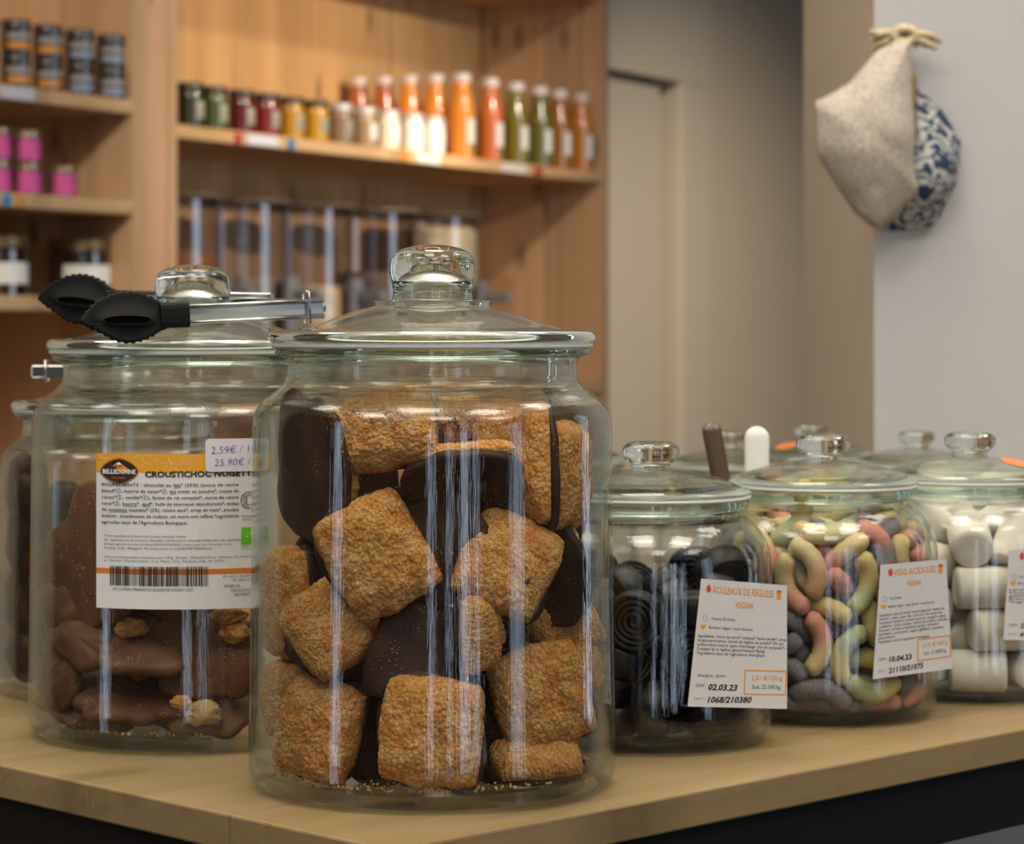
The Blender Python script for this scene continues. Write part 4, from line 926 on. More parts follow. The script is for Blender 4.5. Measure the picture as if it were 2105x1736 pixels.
# marshmallows
M['marsh'] = plain('marshmallow', '#ece3d2', .8, bump=.15, bscale=120)
mm = mesh_from(lathe(cr([(0, -.0172), (.0085, -.0172), (.0118, -.0160), (.0126, -.013), (.0128, 0), (.0126, .013), (.0118, .0160), (.0085, .0172), (0, .0172)], 4), 28), 'marsh')
mm.materials.append(M['marsh']); mm.polygons.foreach_set('use_smooth', [True]*len(mm.polygons))
for v in SIM_M:
    o = link('marshmallow', mm); place(o, JM, v)
    tag(o, 'white cylindrical marshmallow in the right border jar', 'sweet', 'marshmallows in the small jar')
# liquorice wheels: a ribbed strip wound into a spiral
M['lico'] = plain('liquorice', '#0a0909', .42, spec=.4, bump=.2, bscale=300)
def wheel_mesh():
    bm = bmesh.new(); turns = 4.6; n = int(turns*26); rings = []
    for i in range(n+1):
        a = 2*pi*turns*i/n; r = .0012+.00305*turns*i/n
        h = .0074
        d = .00145
        prof = [(-d, -h*.86), (0, -h), (d, -h*.86), (d, h*.86), (0, h), (-d, h*.86)]
        rings.append([bm.verts.new(((r+p)*cos(a), (r+p)*sin(a), z)) for p, z in prof])
    for x, y in zip(rings, rings[1:]):
        for k in range(6): bm.faces.new((x[k], x[(k+1) % 6], y[(k+1) % 6], y[k]))
    bm.faces.new(rings[0]); bm.faces.new(rings[-1][::-1])
    return mesh_from(bm, 'wheel')
wm = wheel_mesh(); wm.materials.append(M['lico']); wm.polygons.foreach_set('use_smooth', [True]*len(wm.polygons))
for v in SIM_L:
    if v[2] > 88: continue
    o = link('liquorice_wheel', wm); place(o, JA, v)
    tag(o, 'black spiral liquorice wheel in the tagged liquorice jar', 'sweet', 'liquorice wheels in the small jar')

# ------------------------------------------------------------------ printed labels
def text_geo(s, bold=0.0, shear=0.0):
    cu = bpy.data.curves.new('t', 'FONT'); cu.body = s; cu.size = 1; cu.resolution_u = 2; cu.offset = bold; cu.shear = shear
    o = bpy.data.objects.new('t', cu); COL.objects.link(o)
    dg = bpy.context.evaluated_depsgraph_get(); me = bpy.data.meshes.new_from_object(o.evaluated_get(dg))
    vs_ = [(v.co.x, v.co.y) for v in me.vertices]; fs = [tuple(p.vertices) for p in me.polygons]
    bpy.data.objects.remove(o); bpy.data.curves.remove(cu); bpy.data.meshes.remove(me)
    return vs_, fs
class Print:
    """flat artwork in photo-pixel coordinates of the label, wrapped onto its surface by 'mapper'"""
    def __init__(s): s.v = []; s.f = []
    def poly(s, pts, layer, mi):
        b = len(s.v); s.v += [(x, y, layer) for x, y in pts]; s.f.append((tuple(range(b, b+len(pts))), mi))
    def rect(s, x0, y0, x1, y1, layer, mi, n=1):
        for k in range(n):
            a, b = x0+(x1-x0)*k/n, x0+(x1-x0)*(k+1)/n
            s.poly([(a, y0), (a, y1), (b, y1), (b, y0)], layer, mi)
    def quad(s, q, layer, mi, nu=1):
        tl, tr, br, bl = q
        for k in range(nu):
            f0, f1 = k/nu, (k+1)/nu
            lerp = lambda a, b, f: (a[0]+(b[0]-a[0])*f, a[1]+(b[1]-a[1])*f)
            s.poly([lerp(tl, tr, f0), lerp(bl, br, f0), lerp(bl, br, f1), lerp(tl, tr, f1)], layer, mi)
    def line(s, pts, w, layer, mi):
        for (x0, y0), (x1, y1) in zip(pts, pts[1:]):
            l = math.hypot(x1-x0, y1-y0) or 1; nx, ny = -(y1-y0)/l*w/2, (x1-x0)/l*w/2
            s.poly([(x0+nx, y0+ny), (x1+nx, y1+ny), (x1-nx, y1-ny), (x0-nx, y0-ny)], layer, mi)
    def ring(s, cx, cy, r, w, layer, mi, a0=0, a1=2*pi, n=20):
        s.line([(cx+r*cos(a0+(a1-a0)*k/n), cy+r*sin(a0+(a1-a0)*k/n)) for k in range(n+1)], w, layer, mi)
    def disc(s, cx, cy, rx, ry, layer, mi, n=18):
        s.poly([(cx+rx*cos(2*pi*k/n), cy-ry*sin(2*pi*k/n)) for k in range(n)], layer, mi)
    def text(s, t, p0, p1, h, layer, mi, bold=0.0, shear=0.0):
        vs_, fs = text_geo(t, bold, shear)
        if not vs_: return
        x0 = min(v[0] for v in vs_); x1 = max(v[0] for v in vs_); w = max(x1-x0, 1e-6)
        dx, dy = p1[0]-p0[0], p1[1]-p0[1]; l = math.hypot(dx, dy); ux, uy = dx/l, dy/l
        b = len(s.v); k = l/w; kh = h/.70
        for x, y in vs_:
            a, c = (x-x0)*k, y*kh
            s.v.append((p0[0]+ux*a+uy*c, p0[1]+uy*a-ux*c, layer))
        for f in fs: s.f.append((tuple(b+i for i in f), mi))
    def span(s, t, sub_, a, b):
        full = text_geo(t); w = max(v[0] for v in full[0])-min(v[0] for v in full[0])
        i = t.index(sub_); pre = text_geo(t[:i]+'|')[0] if i else None; both = text_geo(t[:i+len(sub_)])[0]
        x0 = (max(v[0] for v in pre)-.12 if pre else 0)/w; x1 = max(v[0] for v in both)/w
        return a+(b-a)*x0, a+(b-a)*x1
    def build(s, name, mapper, mats, parent, off):
        me = bpy.data.meshes.new(name)
        me.from_pydata([tuple(Vector(mapper(*v))-off) for v in s.v], [], [f for f, _ in s.f])
        for m in mats: me.materials.append(m)
        me.polygons.foreach_set('material_index', [m for _, m in s.f]); me.update()
        return link(name, me, None, parent)
ink = lambda n, c, r=.5: plain('ink_'+n, c, r)
I_BLACK, I_GREY, I_ORANGE, I_WHITE, I_RED, I_BLUE = ink('black', '#16130f'), ink('grey', '#4b4843'), ink('orange', '#e0962a'), ink('white', '#f4f2ec'), ink('red', '#cf4a45'), ink('blue', '#5a55a0')
I_AMBER, I_RUST, I_BROWN, I_GREEN, I_PALE = ink('amber', '#e3a126'), ink('rust', '#cf7328'), ink('brown', '#2a1c18'), ink('green', '#62b51e'), ink('pale', '#f2cf7c')
PAPER = plain('label_paper', '#e9e7e4', .45, spec=.4)
CARD = plain('laminated_card', '#dcd9d6', .22, spec=.6)

# --- the printed label on the large left jar
def cyl(x, y, layer):
    """photo pixel -> point on the left jar's outer wall (same height along a label line)"""
    k = (x-CX)/F; R = .0893+.0003+layer*.00012
    a, b, c = 1+k*k, -2*(k*JL[0]+JL[1]), JL[0]**2+JL[1]**2-R*R
    d = (-b-sqrt(max(b*b-4*a*c, 0)))/(2*a)
    z = CZ-(y-HZ)*1.352/F
    return (k*d, d, z)
offL = Vector((JL[0], JL[1], T))
pl = Print()
for i in range(16):
    x0, x1 = 198+(562-198)*i/16, 198+(562-198)*(i+1)/16
    pl.poly([(x0, 934), (x0, 1254), (x1, 1254), (x1, 934)], 0, 0)
lab = pl.build('printed_label', cyl, [PAPER], jar_left, offL); lab['label'] = 'white printed label with orange band'
p = Print(); K, G, A, R_, Wt, Br, Gn, Pa = range(8)
p.rect(198, 934, 562, 973, 1, A, 14)
# pale scrollwork on the amber band
for cx_, cy_, r_ in ((318, 958, 9), (325, 950, 5), (395, 966, 7), (388, 952, 5), (300, 945, 8), (262, 941, 6), (215, 941, 6), (352, 966, 12)):
    p.ring(cx_, cy_, r_, .9, 2, Pa, .5, 5.2, 12)
p.line([(308, 940), (330, 952), (352, 952), (378, 946), (398, 936)], 1, 2, Pa); p.line([(345, 940), (352, 956), (348, 972)], 1.4, 2, Pa); p.line([(352, 956), (368, 972)], 1.2, 2, Pa)
p.line([(355, 958), (372, 956), (392, 944), (402, 938)], 1.2, 2, Pa); p.ring(362, 941, 14, 1, 2, Pa, 0, 2.9, 10); p.ring(284, 950, 12, 1, 2, Pa, 3, 6, 10)
p.line([(240, 938), (258, 944), (280, 941), (296, 950)], 1, 2, Pa); p.line([(202, 942), (226, 946), (236, 940)], 1.2, 2, Pa)
# lozenge emblem with a mountain
def loz(cx_, cy_, rx, ry, e=1.35, n=40):
    return [(cx_+rx*sgnpow(cos(2*pi*k/n), e), cy_-ry*sgnpow(sin(2*pi*k/n), e)) for k in range(n)]
p.poly(loz(245, 970, 40, 27.5, 1.25), 2, R_); p.poly(loz(245, 970, 38, 24.5, 1.25), 3, Br)
p.poly([(230, 960), (244, 951), (259, 961), (251, 958.5), (246, 961), (240, 957.5), (236, 960)], 4, R_); p.poly([(236, 956.5), (244, 951), (252, 957), (247, 956), (243, 958), (240, 956)], 5, Wt)
p.text('BELLEDONNE', (211, 975.5), (279, 975.5), 9, 4, Wt, .03); p.text('biscuitier', (230, 986), (258, 986), 5.5, 4, R_)
p.text('CROUSTICHOC NOISETTE', (298, 981.5), (527, 980), 11.5, 2, K, .035)
LN = [('INGRÉDIENTS : chocolat au lait* (35%) (sucre de canne', 209, 491, 1001), ('blond* 1 , beurre de cacao* 1 , lait entier en poudre*, masse de', 209, 491, 1014),
      ('cacao* 1 , vanille* 1 ), farine de riz complet*, sucre de canne', 209, 491, 1027), ('roux* 1 , beurre*, œuf*, huile de tournesol désodorisée*, éclats', 209, 491, 1040),
      ('de noisettes toastées* (3%), raisins secs*, sirop de maïs*, poudre', 209, 491, 1052.5), ('levante : bicarbonate de sodium, sel marin non raffiné.*ingrédients', 209, 491, 1065.5),
      ("agricoles issus de l'Agriculture Biologique.", 209, 386, 1078.5)]
for t, a, b, y in LN: p.text(t, (a, y), (b, y), 6.6, 2, K, .008)
for li, w_ in ((0, 'lait'), (1, 'lait'), (3, 'beurre'), (3, 'œuf'), (4, 'noisettes')):
    t, a, b, y = LN[li]; x0, x1 = p.span(t, w_, a, b); p.rect(x0, y+1.6, x1, y+2.5, 2, K)
for li, w_ in ((1, 'blond* 1'), (1, 'blond* 1 , beurre de cacao* 1'), (2, 'cacao* 1'), (2, 'cacao* 1 , vanille* 1'), (3, 'roux* 1')):
    t, a, b, y = LN[li]; x0, x1 = p.span(t, w_, a, b); p.ring(x1-1.6, y-3.2, 5.0, .7, 2, K, n=14)
SM_ = [('Traces possible de Gluten, fruits à coque (amande), sésame.', 214, 384, 1105.5), ('(1) : Ingrédient issu de Commerce Équitable contrôlé selon le référentiel FiABLE (33 % des ingrédients', 214, 496, 1114),
       ("d'origine agricole sont issus de filières BIOPARTENAIRE®). Origine cacao: Saint Domingue, sucre:", 214, 477, 1122.5), ("Paraguay, vanille : Madagascar. Plus d'information sur www.BIOPARTENAIRE.com", 214, 435, 1130.5),
       ('Valeurs nutritionnelles moyennes pour 100 g : Énergie : 526 kcal/2193 kJ - Graisses : 31 g dont acides gras', 214, 548, 1149), ('g - Glucides : 55 g dont sucres : 31 g - Fibres : 2,7 g - Protéines : 5,9g - Sel : 0,53 g', 214, 460, 1156.5)]
for t, a, b, y in SM_: p.text(t, (a, y), (b, y), 4.3, 2, G)
p.rect(198, 1171, 562, 1182, 1, R_, 14)
rb = random.Random(9); x = 226.0
while x < 428:
    w = rb.choice((.9, .9, 1.4, 2.2, 3.0)); p.rect(x, 1166, min(x+w, 429), 1206, 2, K); x += w+rb.choice((.8, 1.0, 1.6, 2.2))
p.text('(01)13760109056073(15)220529(10)20211230', (232, 1216), (397, 1216), 5.6, 2, K)
p.text('A cons. de préf. avant', (458, 1189), (545, 1189), 4.6, 2, K); p.text('N° DE LOT', (479, 1197.5), (520, 1197.5), 4.6, 2, K); p.text('29/05/22', (460, 1210), (494, 1210), 5.6, 2, K)
p.text('CROUSTICHOC', (473, 1219.5), (535, 1219.5), 5, 2, K); p.text('NOISETTE', (482, 1228), (526, 1228), 5, 2, K)
p.ring(512, 1031, 17, 1.4, 2, K); p.ring(512, 1031, 10, 1.2, 2, K); p.line([(507, 1024), (507, 1038)], 2, 2, K)
for k in range(22):
    a = 2*pi*k/22
    if k % 5: p.line([(512+12.5*cos(a), 1031+12.5*sin(a)), (512+15*cos(a), 1031+15*sin(a))], 1.6, 2, K)
p.text('PRODUIT', (497, 1066), (527, 1066), 3.6, 2, K); p.text('SUCRE', (498, 1073), (522, 1073), 3.6, 2, K)
p.rect(496, 1087, 552, 1120, 2, Gn, 3)
for k in range(5): p.disc(508+k*7, 1106-9*sin(.7*k), 1.6, 1.6, 3, Wt, 5)
p.rect(496, 1123, 548, 1124.2, 2, Gn); p.text('CERTIFIÉ', (496, 1128), (530, 1128), 3.4, 2, Gn); p.text('AGRICULTURE', (496, 1133), (546, 1133), 3.4, 2, Gn)
p.build('lettering', cyl, [I_BLACK, I_GREY, I_AMBER, I_RUST, I_WHITE, I_BROWN, I_GREEN, I_PALE], lab, offL)
# handwritten price sticker over it
ps = Print()
def rrect(x0, y0, x1, y1, r):
    pts = []
    for cx_, cy_, a in ((x1-r, y0+r, -pi/2), (x1-r, y1-r, 0), (x0+r, y1-r, pi/2), (x0+r, y0+r, pi)):
        pts += [(cx_+r*cos(a+pi/2*k/5), cy_+r*sin(a+pi/2*k/5)) for k in range(6)]
    return pts
ps.rect(430, 903, 545, 971, 6, 0, 6); ps.rect(422, 911, 430, 963, 6, 0); ps.rect(545, 911, 553, 963, 6, 0)
for cx_, cy_, a in ((430, 911, pi), (430, 963, pi/2), (545, 911, -pi/2), (545, 963, 0)):
    ps.poly([(cx_, cy_)]+[(cx_+8*cos(a+pi/2*k/5), cy_+8*sin(a+pi/2*k/5)) for k in range(6)], 6, 0)
pst = ps.build('price_sticker', cyl, [plain('sticker_paper', '#e6e2ea', .4)], jar_left, offL); pst['label'] = 'white rounded sticker with handwritten price'
ph = Print(); ph.text('2,59€ / 100g', (434, 934), (548, 930), 15, 8, 0, -.012, .12); ph.text('25,90€ / kg', (441, 959), (541, 956), 14, 8, 0, -.012, .12)
ph.build('handwriting', cyl, [I_BLUE], pst, offL)

# --- laminated cards taped to the small jars
def card(jar_root, jar, q, yaw, label, art, R=.0662):
    """q: corners TL TR BR BL in the photo; the card is a plane touching the jar at angle yaw"""
    a = radians(yaw); n = Vector((sin(a), -cos(a), 0)); p0 = Vector((jar[0]+R*n.x, jar[1]+R*n.y, 0))
    off = Vector((jar[0], jar[1], T))
    def mp(x, y, layer):
        r = Vector(((x-CX)/F, 1, -(y-HZ)/F)); o = Vector((0, 0, CZ))
        s = (p0-o).dot(n)/r.dot(n)
        return o+r*s+n*(layer*.00012)
    me_p = Print(); me_p.quad(q, 0, 0)
    bmx = bmesh.new()
    f_ = [bmx.verts.new(Vector(mp(x, y, 3))-off) for x, y in q]; b_ = [bmx.verts.new(Vector(mp(x, y, 0))-off) for x, y in q]
    bmx.faces.new(f_); bmx.faces.new(b_[::-1])
    for k in range(4): bmx.faces.new((f_[k], b_[k], b_[(k+1) % 4], f_[(k+1) % 4]))
    c = obj('tag_card', bmx, CARD, jar_root); c['label'] = label
    pr = Print()
    def uv(u, v):
        tl, tr, br, bl = q
        return ((1-v)*((1-u)*tl[0]+u*tr[0])+v*((1-u)*bl[0]+u*br[0]), (1-v)*((1-u)*tl[1]+u*tr[1])+v*((1-u)*bl[1]+u*br[1]))
    art(pr, uv)
    pr.build('lettering', mp, [I_ORANGE, I_GREY, I_BLACK, I_RED, I_AMBER], c, off)
def common(pr, uv, title, l1, l2, ing, price, soit, ddm, lot, us=.095, hs=1.0):
    T_ = lambda t, u0, v0, u1_, v1, h, mi, b=0.0, sh=0.0: pr.text(t, uv(u0, v0), uv(u1_, v1), h*hs, 4, mi, b, sh)
    T_(title, us+.055, .105, .84, .105, 14, 0, .012); T_('VEGAN' if title else '', .41, .21, .61, .21, 13, 0, .012)
    cx_, cy_ = uv(us, .075); pr.disc(cx_, cy_, 5, 7.5, 4, 3); pr.line([(cx_, cy_-6), (cx_+2, cy_-10)], 1.2, 5, 1)
    cx_, cy_ = uv(.905, .085); pr.poly([(cx_-5, cy_-8), (cx_-3.6, cy_+9), (cx_+3.6, cy_+9), (cx_+5, cy_-8)], 4, 0); pr.disc(cx_, cy_-8, 5, 2.4, 5, 3)
    # outline map and heart
    cx_, cy_ = uv(.085, .305); pr.line([(cx_-5, cy_-4), (cx_-1, cy_-7), (cx_+5, cy_-3), (cx_+4, cy_+5), (cx_-2, cy_+6), (cx_-3, cy_), (cx_-5, cy_-4)], .5, 4, 1)
    cx_, cy_ = uv(.075, .372); pr.poly([(cx_, cy_+6), (cx_-6, cy_-1), (cx_-5, cy_-4.5), (cx_-2, cy_-5), (cx_, cy_-3), (cx_+2, cy_-5), (cx_+5, cy_-4.5), (cx_+6, cy_-1)], 4, 4)
    T_(l1[0], .16, .315, l1[1], .315, 6.2, 1); T_(l2[0], .14, .385, l2[1], .385, 6.2, 1)
    for i, (t, ue) in enumerate(ing):
        T_(t, .03, .455+.0335*i, ue, .452+.0335*i, 6.0, 1, .006)
    v0 = .70
    pr.line([uv(.56, v0), uv(.99, v0-.005), uv(.985, v0+.185), uv(.56, v0+.19), uv(.56, v0)], 2.4, 4, 0)
    T_(price, .63, .775, .95, .77, 9.5, 0, .006); T_(soit, .64, .845, .93, .84, 8.5, 1)
    T_('DDM :', .06, .845, .165, .845, 6.5, 1); T_(ddm, .19, .865, .19+.0375*len(ddm), .865, 12, 2, .03, .25)
    T_('Lot n° :', .06, .945, .165, .945, 6.2, 1); T_(lot, .19, .965, .19+.041*len(lot), .957, 12, 2, .028, .3)
card(jar_lic, JA, ((1441, 1190), (1617, 1204), (1617, 1458), (1413, 1453)), 32, 'white laminated tag with orange title',
     lambda pr, uv: (common(pr, uv, 'ROULEAUX DE REGLISSE', ('France (Drôme)', .42), ('Bonbon végan—sans lactose', .62),
        [('Ingrédients : Sucre de canne*, mélasse*, farine de blé*, sirop', .99), ('de glucose-fructose, extrait de réglisse en poudre* 3%, sel,', .96), ("arôme d'anis naturel, agent d'enrobage 'cire de carnauba*).", .98),
         ('Contient de la réglisse (glycyrrhizique<4g/kg)', .76), ("*Ingrédients issus de l'agriculture biologique", .76)], '2,51 €/100 g', 'Soit, 25,10€/kg', '02.03.23', '1068/210380'),
        pr.text('Allergène : gluten', uv(.065, .765), uv(.36, .762), 6.4, 4, 1)))
card(jar_gum, JG, ((1810, 1162), (1944, 1150), (1957, 1375), (1794, 1397)), 40, 'tilted white laminated tag with orange title',
     lambda pr, uv: common(pr, uv, 'VERS ACIDULÉS', ('France (Drôme)', .33), ('Bonbon végan—sans gluten—sans lactose', .80),
        [('Ingrédients : sucre de canne*, sirop de glucose*, amidon de', .93), ('maïs*, eau, jus de citron et autres', .90), ('concentrés* (pomme*, carotte*, pomme*, orange*), algues,', .95),
         ('acidifiants : acide citrique, citrate de sodium, extraits', .97), ('colorants : de fruits et de plantes (cassis*, citrouille*,', .85), ('spiruline*, curcuma*), agent gélifiant : pectine,', .92), ('arômes naturels.', .26),
         ("*Ingrédients issus de l'agriculture biologique", .72)], '2,15 €/100 g', 'Soit, 21,50€/kg', '10.04.23', '21110/21075', us=.15, hs=.88))
card(jar_mar, JM, ((2074, 1131), (2225, 1127), (2235, 1318), (2062, 1316)), 30, 'white tag cut off by the right border',
     lambda pr, uv: common(pr, uv, '', ('France', .33), ('Bonbon', .40),
        [('Ingrédients : sirop', .62), ('fructose*, sucre', .60), ('gélifiant :', .48), ('arômes', .36), ('*Ingrédients', .50)], '', '', '25', '44', us=.175, hs=.78))

# ------------------------------------------------------------------ tongs on the labelled jar
HEAD = [(483, 540), (497, 515), (515, 500), (555, 455), (600, 420), (650, 395), (700, 375), (760, 363), (830, 363), (900, 378), (960, 400), (1010, 424), (1050, 446),
        (1050, 575), (1000, 605), (950, 632), (900, 652), (850, 668), (790, 675), (730, 666), (680, 648), (630, 620), (570, 592), (520, 572), (490, 556)]
def head_mesh(k_, th=.0034, ang=0.0):
    """scalloped leaf-shaped gripping head in the x-z plane with a lipped, sunken slot"""
    c0 = (775, 520); pts = [((x-c0[0])*k_, -(y-c0[1])*k_) for x, y in HEAD]
    fine_ = []; acc = 0
    n = len(pts)
    for i in range(n):
        p0, p1, p2, p3 = (Vector(pts[(i+o)%n]) for o in (-1, 0, 1, 2))
        if i == 12:
            fine_ += [p1+(p2-p1)*t for t in (0, .5)]; continue
        for t in (0, .2, .4, .6, .8):
            q = .5*((2*p1)+(p2-p0)*t+(2*p0-5*p1+4*p2-p3)*t*t+(3*p1-p0-3*p2+p3)*t**3)
            w = 15*k_*(abs(sin(acc*pi))-.3) if 1 < i < 10 or 14 < i < 23 else 0
            nrm = Vector((-(p2-p1).y, (p2-p1).x)).normalized()
            fine_.append(q+nrm*w); acc += (p2-p1).length/5/(46*k_)
    R_ = Matrix.Rotation(ang, 2); outer = [R_ @ p for p in fine_]; N_ = len(outer)
    inn = []
    for p in fine_:
        a = atan2(p.y*2.2, p.x); inn.append(R_ @ Vector((cos(a)*147*k_+10*k_, sin(a)*27*k_-20*k_)))
    bm = bmesh.new()
    ring = lambda ps, y, s=1.0: [bm.verts.new((p[0]*s, y, p[1]*s)) for p in ps]
    cen = sum(inn, Vector((0, 0)))/N_
    inn2 = [cen+(p-cen)*1.08 for p in inn]; inn3 = [cen+(p-cen)*1.17 for p in inn]
    rings = [ring(inn, th*.35), ring(inn, -th*.45), ring(inn2, -th*.62), ring(inn3, -th*.40), ring(outer, -th*.40, .80), ring(outer, -th*.40, .90), ring(outer, -th*.38, .95), ring(outer, -th*.25, .985), ring(outer, 0), ring(outer, th*.4, .985), ring(outer, th*.5, .93)]
    for a, b in zip(rings, rings[1:]):
        for k in range(N_): bm.faces.new((a[k], a[(k+1) % N_], b[(k+1) % N_], b[k]))
    bm.faces.new(rings[0][::-1]); bm.faces.new(rings[-1])
    return bm
tg = thing('kitchen_tongs', 'steel tongs with black scalloped heads lying across the labelled jar lid', 'tongs', (JL[0], JL[1], T+.22))
TO = Vector((JL[0], JL[1], T+.22))
def arm(hx, hy, hd, hlen, hh, sleeve_x, sleeve_y, end, ed, y_end, front):
    ph_ = px(hx, hy, hd)-TO; pe = px(end, y_end, ed)-TO; psl = px(sleeve_x, sleeve_y, hd+(ed-hd)*.45)-TO
    ax = (pe-ph_); yaw = atan2(ax.y, ax.x); pitch = atan2(ax.z, math.hypot(ax.x, ax.y))
    h = obj('tong_head', head_mesh(hlen, ang=hh), M['silicone'], tg, True)
    h.location = ph_; h.rotation_euler = Euler((radians(-6), 0, yaw)); h['label'] = 'black silicone head'
    d = ax.normalized(); up = Vector((0, 0, 1)); sd = d.cross(up).normalized(); up = sd.cross(d)
    def bar(name, a, b, hw, ht, m, n=10, rb=.0):
        bm = bmesh.new(); rr = []
        for q in (a, b):
            rr.append([bm.verts.new(q+sd*(ht*sgnpow(cos(2*pi*k/16), .6))+up*(hw*sgnpow(sin(2*pi*k/16), .6))) for k in range(16)])
        for k in range(16): bm.faces.new((rr[0][k], rr[0][(k+1) % 16], rr[1][(k+1) % 16], rr[1][k]))
        bm.faces.new(rr[0][::-1]); bm.faces.new(rr[1]); return obj(name, bm, m, tg)
    hl = 280*hlen; s0 = ph_+d*(hl*.78); s1 = ph_+d*(hl+.0105)
    bar('silicone_sleeve', s0, s1, .0068 if front else .0055, .0036, M['silicone'])
    bar('arm', s1-d*.004, pe, .0050, .0022, M['steel'])
    # raised flanges along the arm
    for sg in (-1, 1):
        bm = bmesh.new(); tube(bm, [s1-sd*-.0024+up*(.0043*sg), pe-sd*-.0024+up*(.0043*sg)], .0011, 8); obj('arm_flange', bm, M['steel'], tg, True)
    return pe, d, up, sd
pe, d_, up_, sd_ = arm(258, 653, 1.357, 1.357/F/3.007, 0.0, 380, 648, 662, 1.405, 634, True)
arm(160, 615, 1.505, 1.505/F/3.007*.96, -.10, 262, 612, 560, 1.462, 622, False)
bm = bmesh.new()
c = pe-d_*.009
tube(bm, [c+up_*.009+sd_*.004, c+up_*.0095-sd_*.004, c+up_*.0088-sd_*.0046, c-up_*.0075-sd_*.0046, c-up_*.0082, c-up_*.0075+sd_*.0046, c+up_*.0088+sd_*.0046, c+up_*.009+sd_*.004], .0008, 8)
obj('locking_ring', bm, M['steel'], tg, True)
bm = bmesh.new(); q0 = px(480, 622, 1.47)-TO; q1 = px(565, 622, 1.455)-TO; tube(bm, [pe+Vector((0, .006, 0)), (q1+pe)/2+Vector((0, .006, .002)), q1, q0], .0022, 10)
obj('spring_hinge', bm, M['steel'], tg, True)
# second pair, only the end of its steel handle showing behind the labelled jar
t2 = thing('kitchen_tongs', 'steel handle end of tongs resting on the half hidden left jar', 'tongs', px(86, 764, 1.60))
bm = bmesh.new()
box(bm, -.006, .07, -.005, .005, -.0042, .0042, bev=.0012); obj('arm', bm, M['steel'], t2)
bm = bmesh.new(); tube(bm, [(.003, -.006, -.006), (.003, -.006, .0065), (.003, .006, .0065), (.003, .006, -.006), (.003, -.006, -.006)], .0009, 8); obj('locking_ring', bm, M['steel'], t2, True)

# ------------------------------------------------------------------ serving spoons behind the liquorice jar
def spoon(label, top, bot, d0, d1, w, m):
    a, b = px(*bot, d0), px(*top, d1); ax = (b-a); Lr = ax.length; d = ax.normalized()
    s = Vector((1, 0, 0)); s = (s-d*s.dot(d)).normalized(); f = d.cross(s)
    bm = bmesh.new(); n = 20; rings = []
    for i in range(33):
        t = 1-(1-i/32)**2; ww = w*(.80+.20*t)*.5; tt = .0022
        e = min(1, max(0.02, (1-t)*Lr/(w*.5))); ww *= sqrt(max(0.0004, 1-(1-e)**2)) if e < 1 else 1
        c = a+ax*t
        rings.append([bm.verts.new(c+s*(ww*sgnpow(cos(2*pi*k/n), .7))+f*(tt*sgnpow(sin(2*pi*k/n), .8)*(min(1, e+.3)))) for k in range(n)])
    for x, y in zip(rings, rings[1:]):
        for k in range(n): bm.faces.new((x[k], x[(k+1) % n], y[(k+1) % n], y[k]))
    bm.faces.new(rings[0][::-1]); bm.faces.new(rings[-1])
    o = obj('serving_spoon', bm, m, None, True)
    return tag(o, label, 'spoon', 'spoon handles between the jars')
spoon('dark brown horn spoon handle leaning between the lids', (1460, 868), (1560, 1400), 1.60, 1.635, .0125, plain('horn', '#4a3623', .3, var=.35, bscale=60))
spoon('white plastic spoon handle standing behind the gummy worm jar', (1556, 877), (1556, 1392), 1.625, 1.65, .0160, M['white_plastic'])

# ------------------------------------------------------------------ cloth masks on the white pillar
def cloth(name, pts, d, bulge, m, th=.0015, seed=0, n=14):
    c = Vector((sum(x for x, _ in pts)/len(pts), sum(y for _, y in pts)/len(pts)))
    per = []
    for (x0, y0), (x1, y1) in zip(pts, pts[1:]+pts[:1]):
        for k in range(6): per.append((x0+(x1-x0)*k/6, y0+(y1-y0)*k/6))
    aR = sum(math.hypot(x-c.x, y-c.y) for x, y in per)/len(per)
    bm = bmesh.new(); rings = []
    def soft(x, y, r):      # rounder rings towards the middle so that no creases run to the corners
        h = math.hypot(x-c.x, y-c.y); k = h+(aR-h)*(1-r)**.6
        return c.x+(x-c.x)/h*k*r, c.y+(y-c.y)/h*k*r
    def pos(x, y, r):
        b = bulge*(1-r**2.2)+.003*noise.noise(Vector((x*.02, y*.02, seed)))
        return px(x, y, d-b)
    for i in range(1, n+1):
        r = i/n; rings.append([bm.verts.new(pos(*soft(x, y, r), r)) for x, y in per])
    ctr = bm.verts.new(pos(c.x, c.y, 0)); N_ = len(per)
    for k in range(N_): bm.faces.new((ctr, rings[0][k], rings[0][(k+1) % N_]))
    for a, b in zip(rings, rings[1:]):
        for k in range(N_): bm.faces.new((a[k], b[k], b[(k+1) % N_], a[(k+1) % N_]))
    o = obj(name, bm, m, None, True)
    so = o.modifiers.new('thickness', 'SOLIDIFY'); so.thickness = th
    return o
def linen():
    m, nt, out = mat('oat_linen'); tc = N(nt, 'TexCoord')
    n1 = N(nt, 'TexNoise', Scale=420.0, Detail=3.0); L(nt, tc.outputs['Object'], n1.inputs['Vector'])
    r = ramp(nt, n1.outputs['Fac'], [(.35, srgb('#9a8d7d')), (.62, srgb('#cfc6b8'))])
    b = N(nt, 'BsdfPrincipled', Roughness=.9); L(nt, r.outputs[0], b.inputs['Base Color'])
    bp = N(nt, 'Bump', Strength=.4, Distance=.001); L(nt, n1.outputs['Fac'], bp.inputs['Height']); L(nt, bp.outputs[0], b.inputs['Normal'])
    L(nt, b.outputs[0], out.inputs[0]); return m
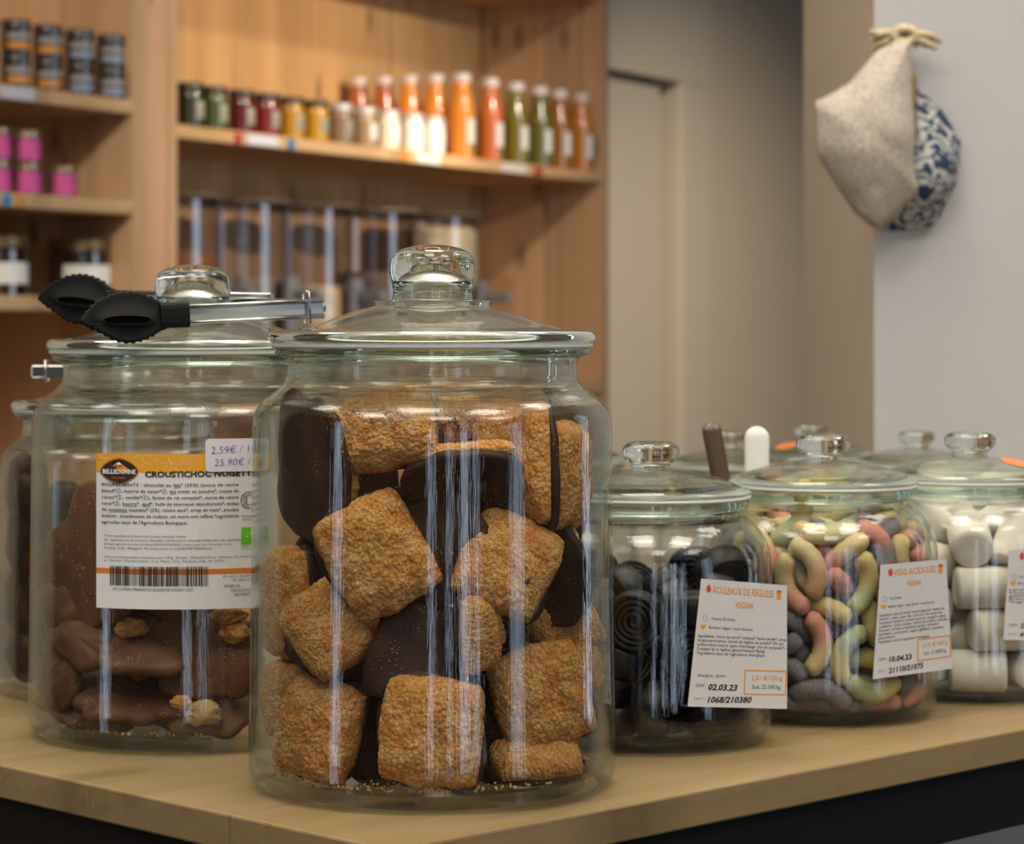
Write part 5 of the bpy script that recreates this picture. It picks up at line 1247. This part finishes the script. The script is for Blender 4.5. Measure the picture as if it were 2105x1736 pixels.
def floral():
    m, nt, out = mat('blue_floral_cotton'); tc = N(nt, 'TexCoord')
    nz = N(nt, 'TexNoise', Scale=38.0, Detail=1.0); L(nt, tc.outputs['Object'], nz.inputs['Vector'])
    mxv = N(nt, 'VectorMath', _operation='MULTIPLY_ADD'); mxv.inputs[1].default_value = (.05, .05, .05); L(nt, nz.outputs['Color'], mxv.inputs[0]); L(nt, tc.outputs['Object'], mxv.inputs[2])
    wv = N(nt, 'TexWave', _wave_type='RINGS', Scale=29.0, Distortion=9.0, Detail=1.5); wv.inputs['Detail Scale'].default_value = 2.0; L(nt, mxv.outputs[0], wv.inputs['Vector'])
    r = ramp(nt, wv.outputs['Fac'], [(.46, srgb('#1d3350')), (.54, srgb('#b9b8b4'))])
    b = N(nt, 'BsdfPrincipled', Roughness=.9); L(nt, r.outputs[0], b.inputs['Base Color']); L(nt, b.outputs[0], out.inputs[0]); return m
mb = cloth('fabric_mask', [(1880, 178), (1900, 196), (1930, 222), (1952, 255), (1972, 292), (1968, 330), (1958, 372), (1946, 405), (1930, 442), (1915, 462), (1880, 470), (1840, 474), (1798, 472), (1850, 425), (1884, 394), (1868, 320)],
           PD-.012, .030, floral(), seed=3)
tag(mb, 'blue and white patterned cloth mask hanging behind the linen one', 'cloth mask', 'cloth masks on the white pillar')
mg = cloth('fabric_mask', [(1868, 84), (1874, 130), (1873, 200), (1872, 310), (1876, 350), (1886, 394), (1845, 440), (1804, 474), (1780, 455), (1758, 436), (1735, 400), (1708, 358), (1684, 320), (1680, 270), (1676, 212), (1710, 196), (1748, 172), (1775, 140), (1805, 105), (1845, 84)],
           PD-.052, .034, linen(), seed=1)
tag(mg, 'oatmeal linen cloth mask hanging in front of the patterned one', 'cloth mask', 'cloth masks on the white pillar')
hm = bmesh.new(); Q = lambda x, y: px(x, y, PD-.05)
tube(hm, [Q(1748, 172)+Vector((0, -.004, 0)), Q(1775, 138)+Vector((0, -.006, 0)), Q(1806, 104)+Vector((0, -.005, 0))], .0022, 8)
s_ = obj('straw_bow', (lambda b: b)(bmesh.new()), plain('straw', '#dccba4', .85, bump=.5, bscale=300, var=.25), None, True)
bpy.data.objects.remove(s_)
bw = bmesh.new(); rs = random.Random(2)
for k in range(46):
    a = rs.uniform(-.55, .55)+(pi if k % 2 else 0); l = rs.uniform(.018, .034); e = Vector((cos(a)*l, rs.uniform(-.010, .006), sin(a)*l*.5-.001-.10*l))
    c0 = px(1858+rs.uniform(-8, 8), 78+rs.uniform(-4, 6), PD-.030)
    tube(bw, [c0, c0+e*.5+Vector((0, -.003, .004)), c0+e], .0026, 6)
for k in range(10):
    a = 2*pi*k/10; c0 = px(1858, 74, PD-.034); tube(bw, [c0+Vector((.010*cos(a+j*.5), -.004*j, .007*sin(a+j*.5))) for j in range(3)], .0042, 6)
bo = obj('straw_bow', bw, plain('straw', '#dccba4', .85, bump=.5, bscale=300, var=.25), None, True)
tag(bo, 'pale straw bow holding the cloth masks on the white pillar', 'bow')
hm.free()
hk = obj('wall_hook', (lambda b: tube(b, [px(1862, 80, PD+.0), px(1862, 82, PD-.03), px(1862, 74, PD-.034)], .003, 8))(bmesh.new()), M['steel'], None, True)
tag(hk, 'small steel hook on the white pillar under the straw bow', 'hook')
lp = obj('cord_loop', (lambda b: tube(b, [px(1874, 150, PD-.02), px(1880, 165, PD-.02), px(1879, 185, PD-.02), px(1874, 260, PD-.02)], .003, 8))(bmesh.new()), plain('cord', '#a58a5c', .8, bump=.5, bscale=400), None, True)
lp.parent = mb; tag(lp, 'straw coloured hanging cord')
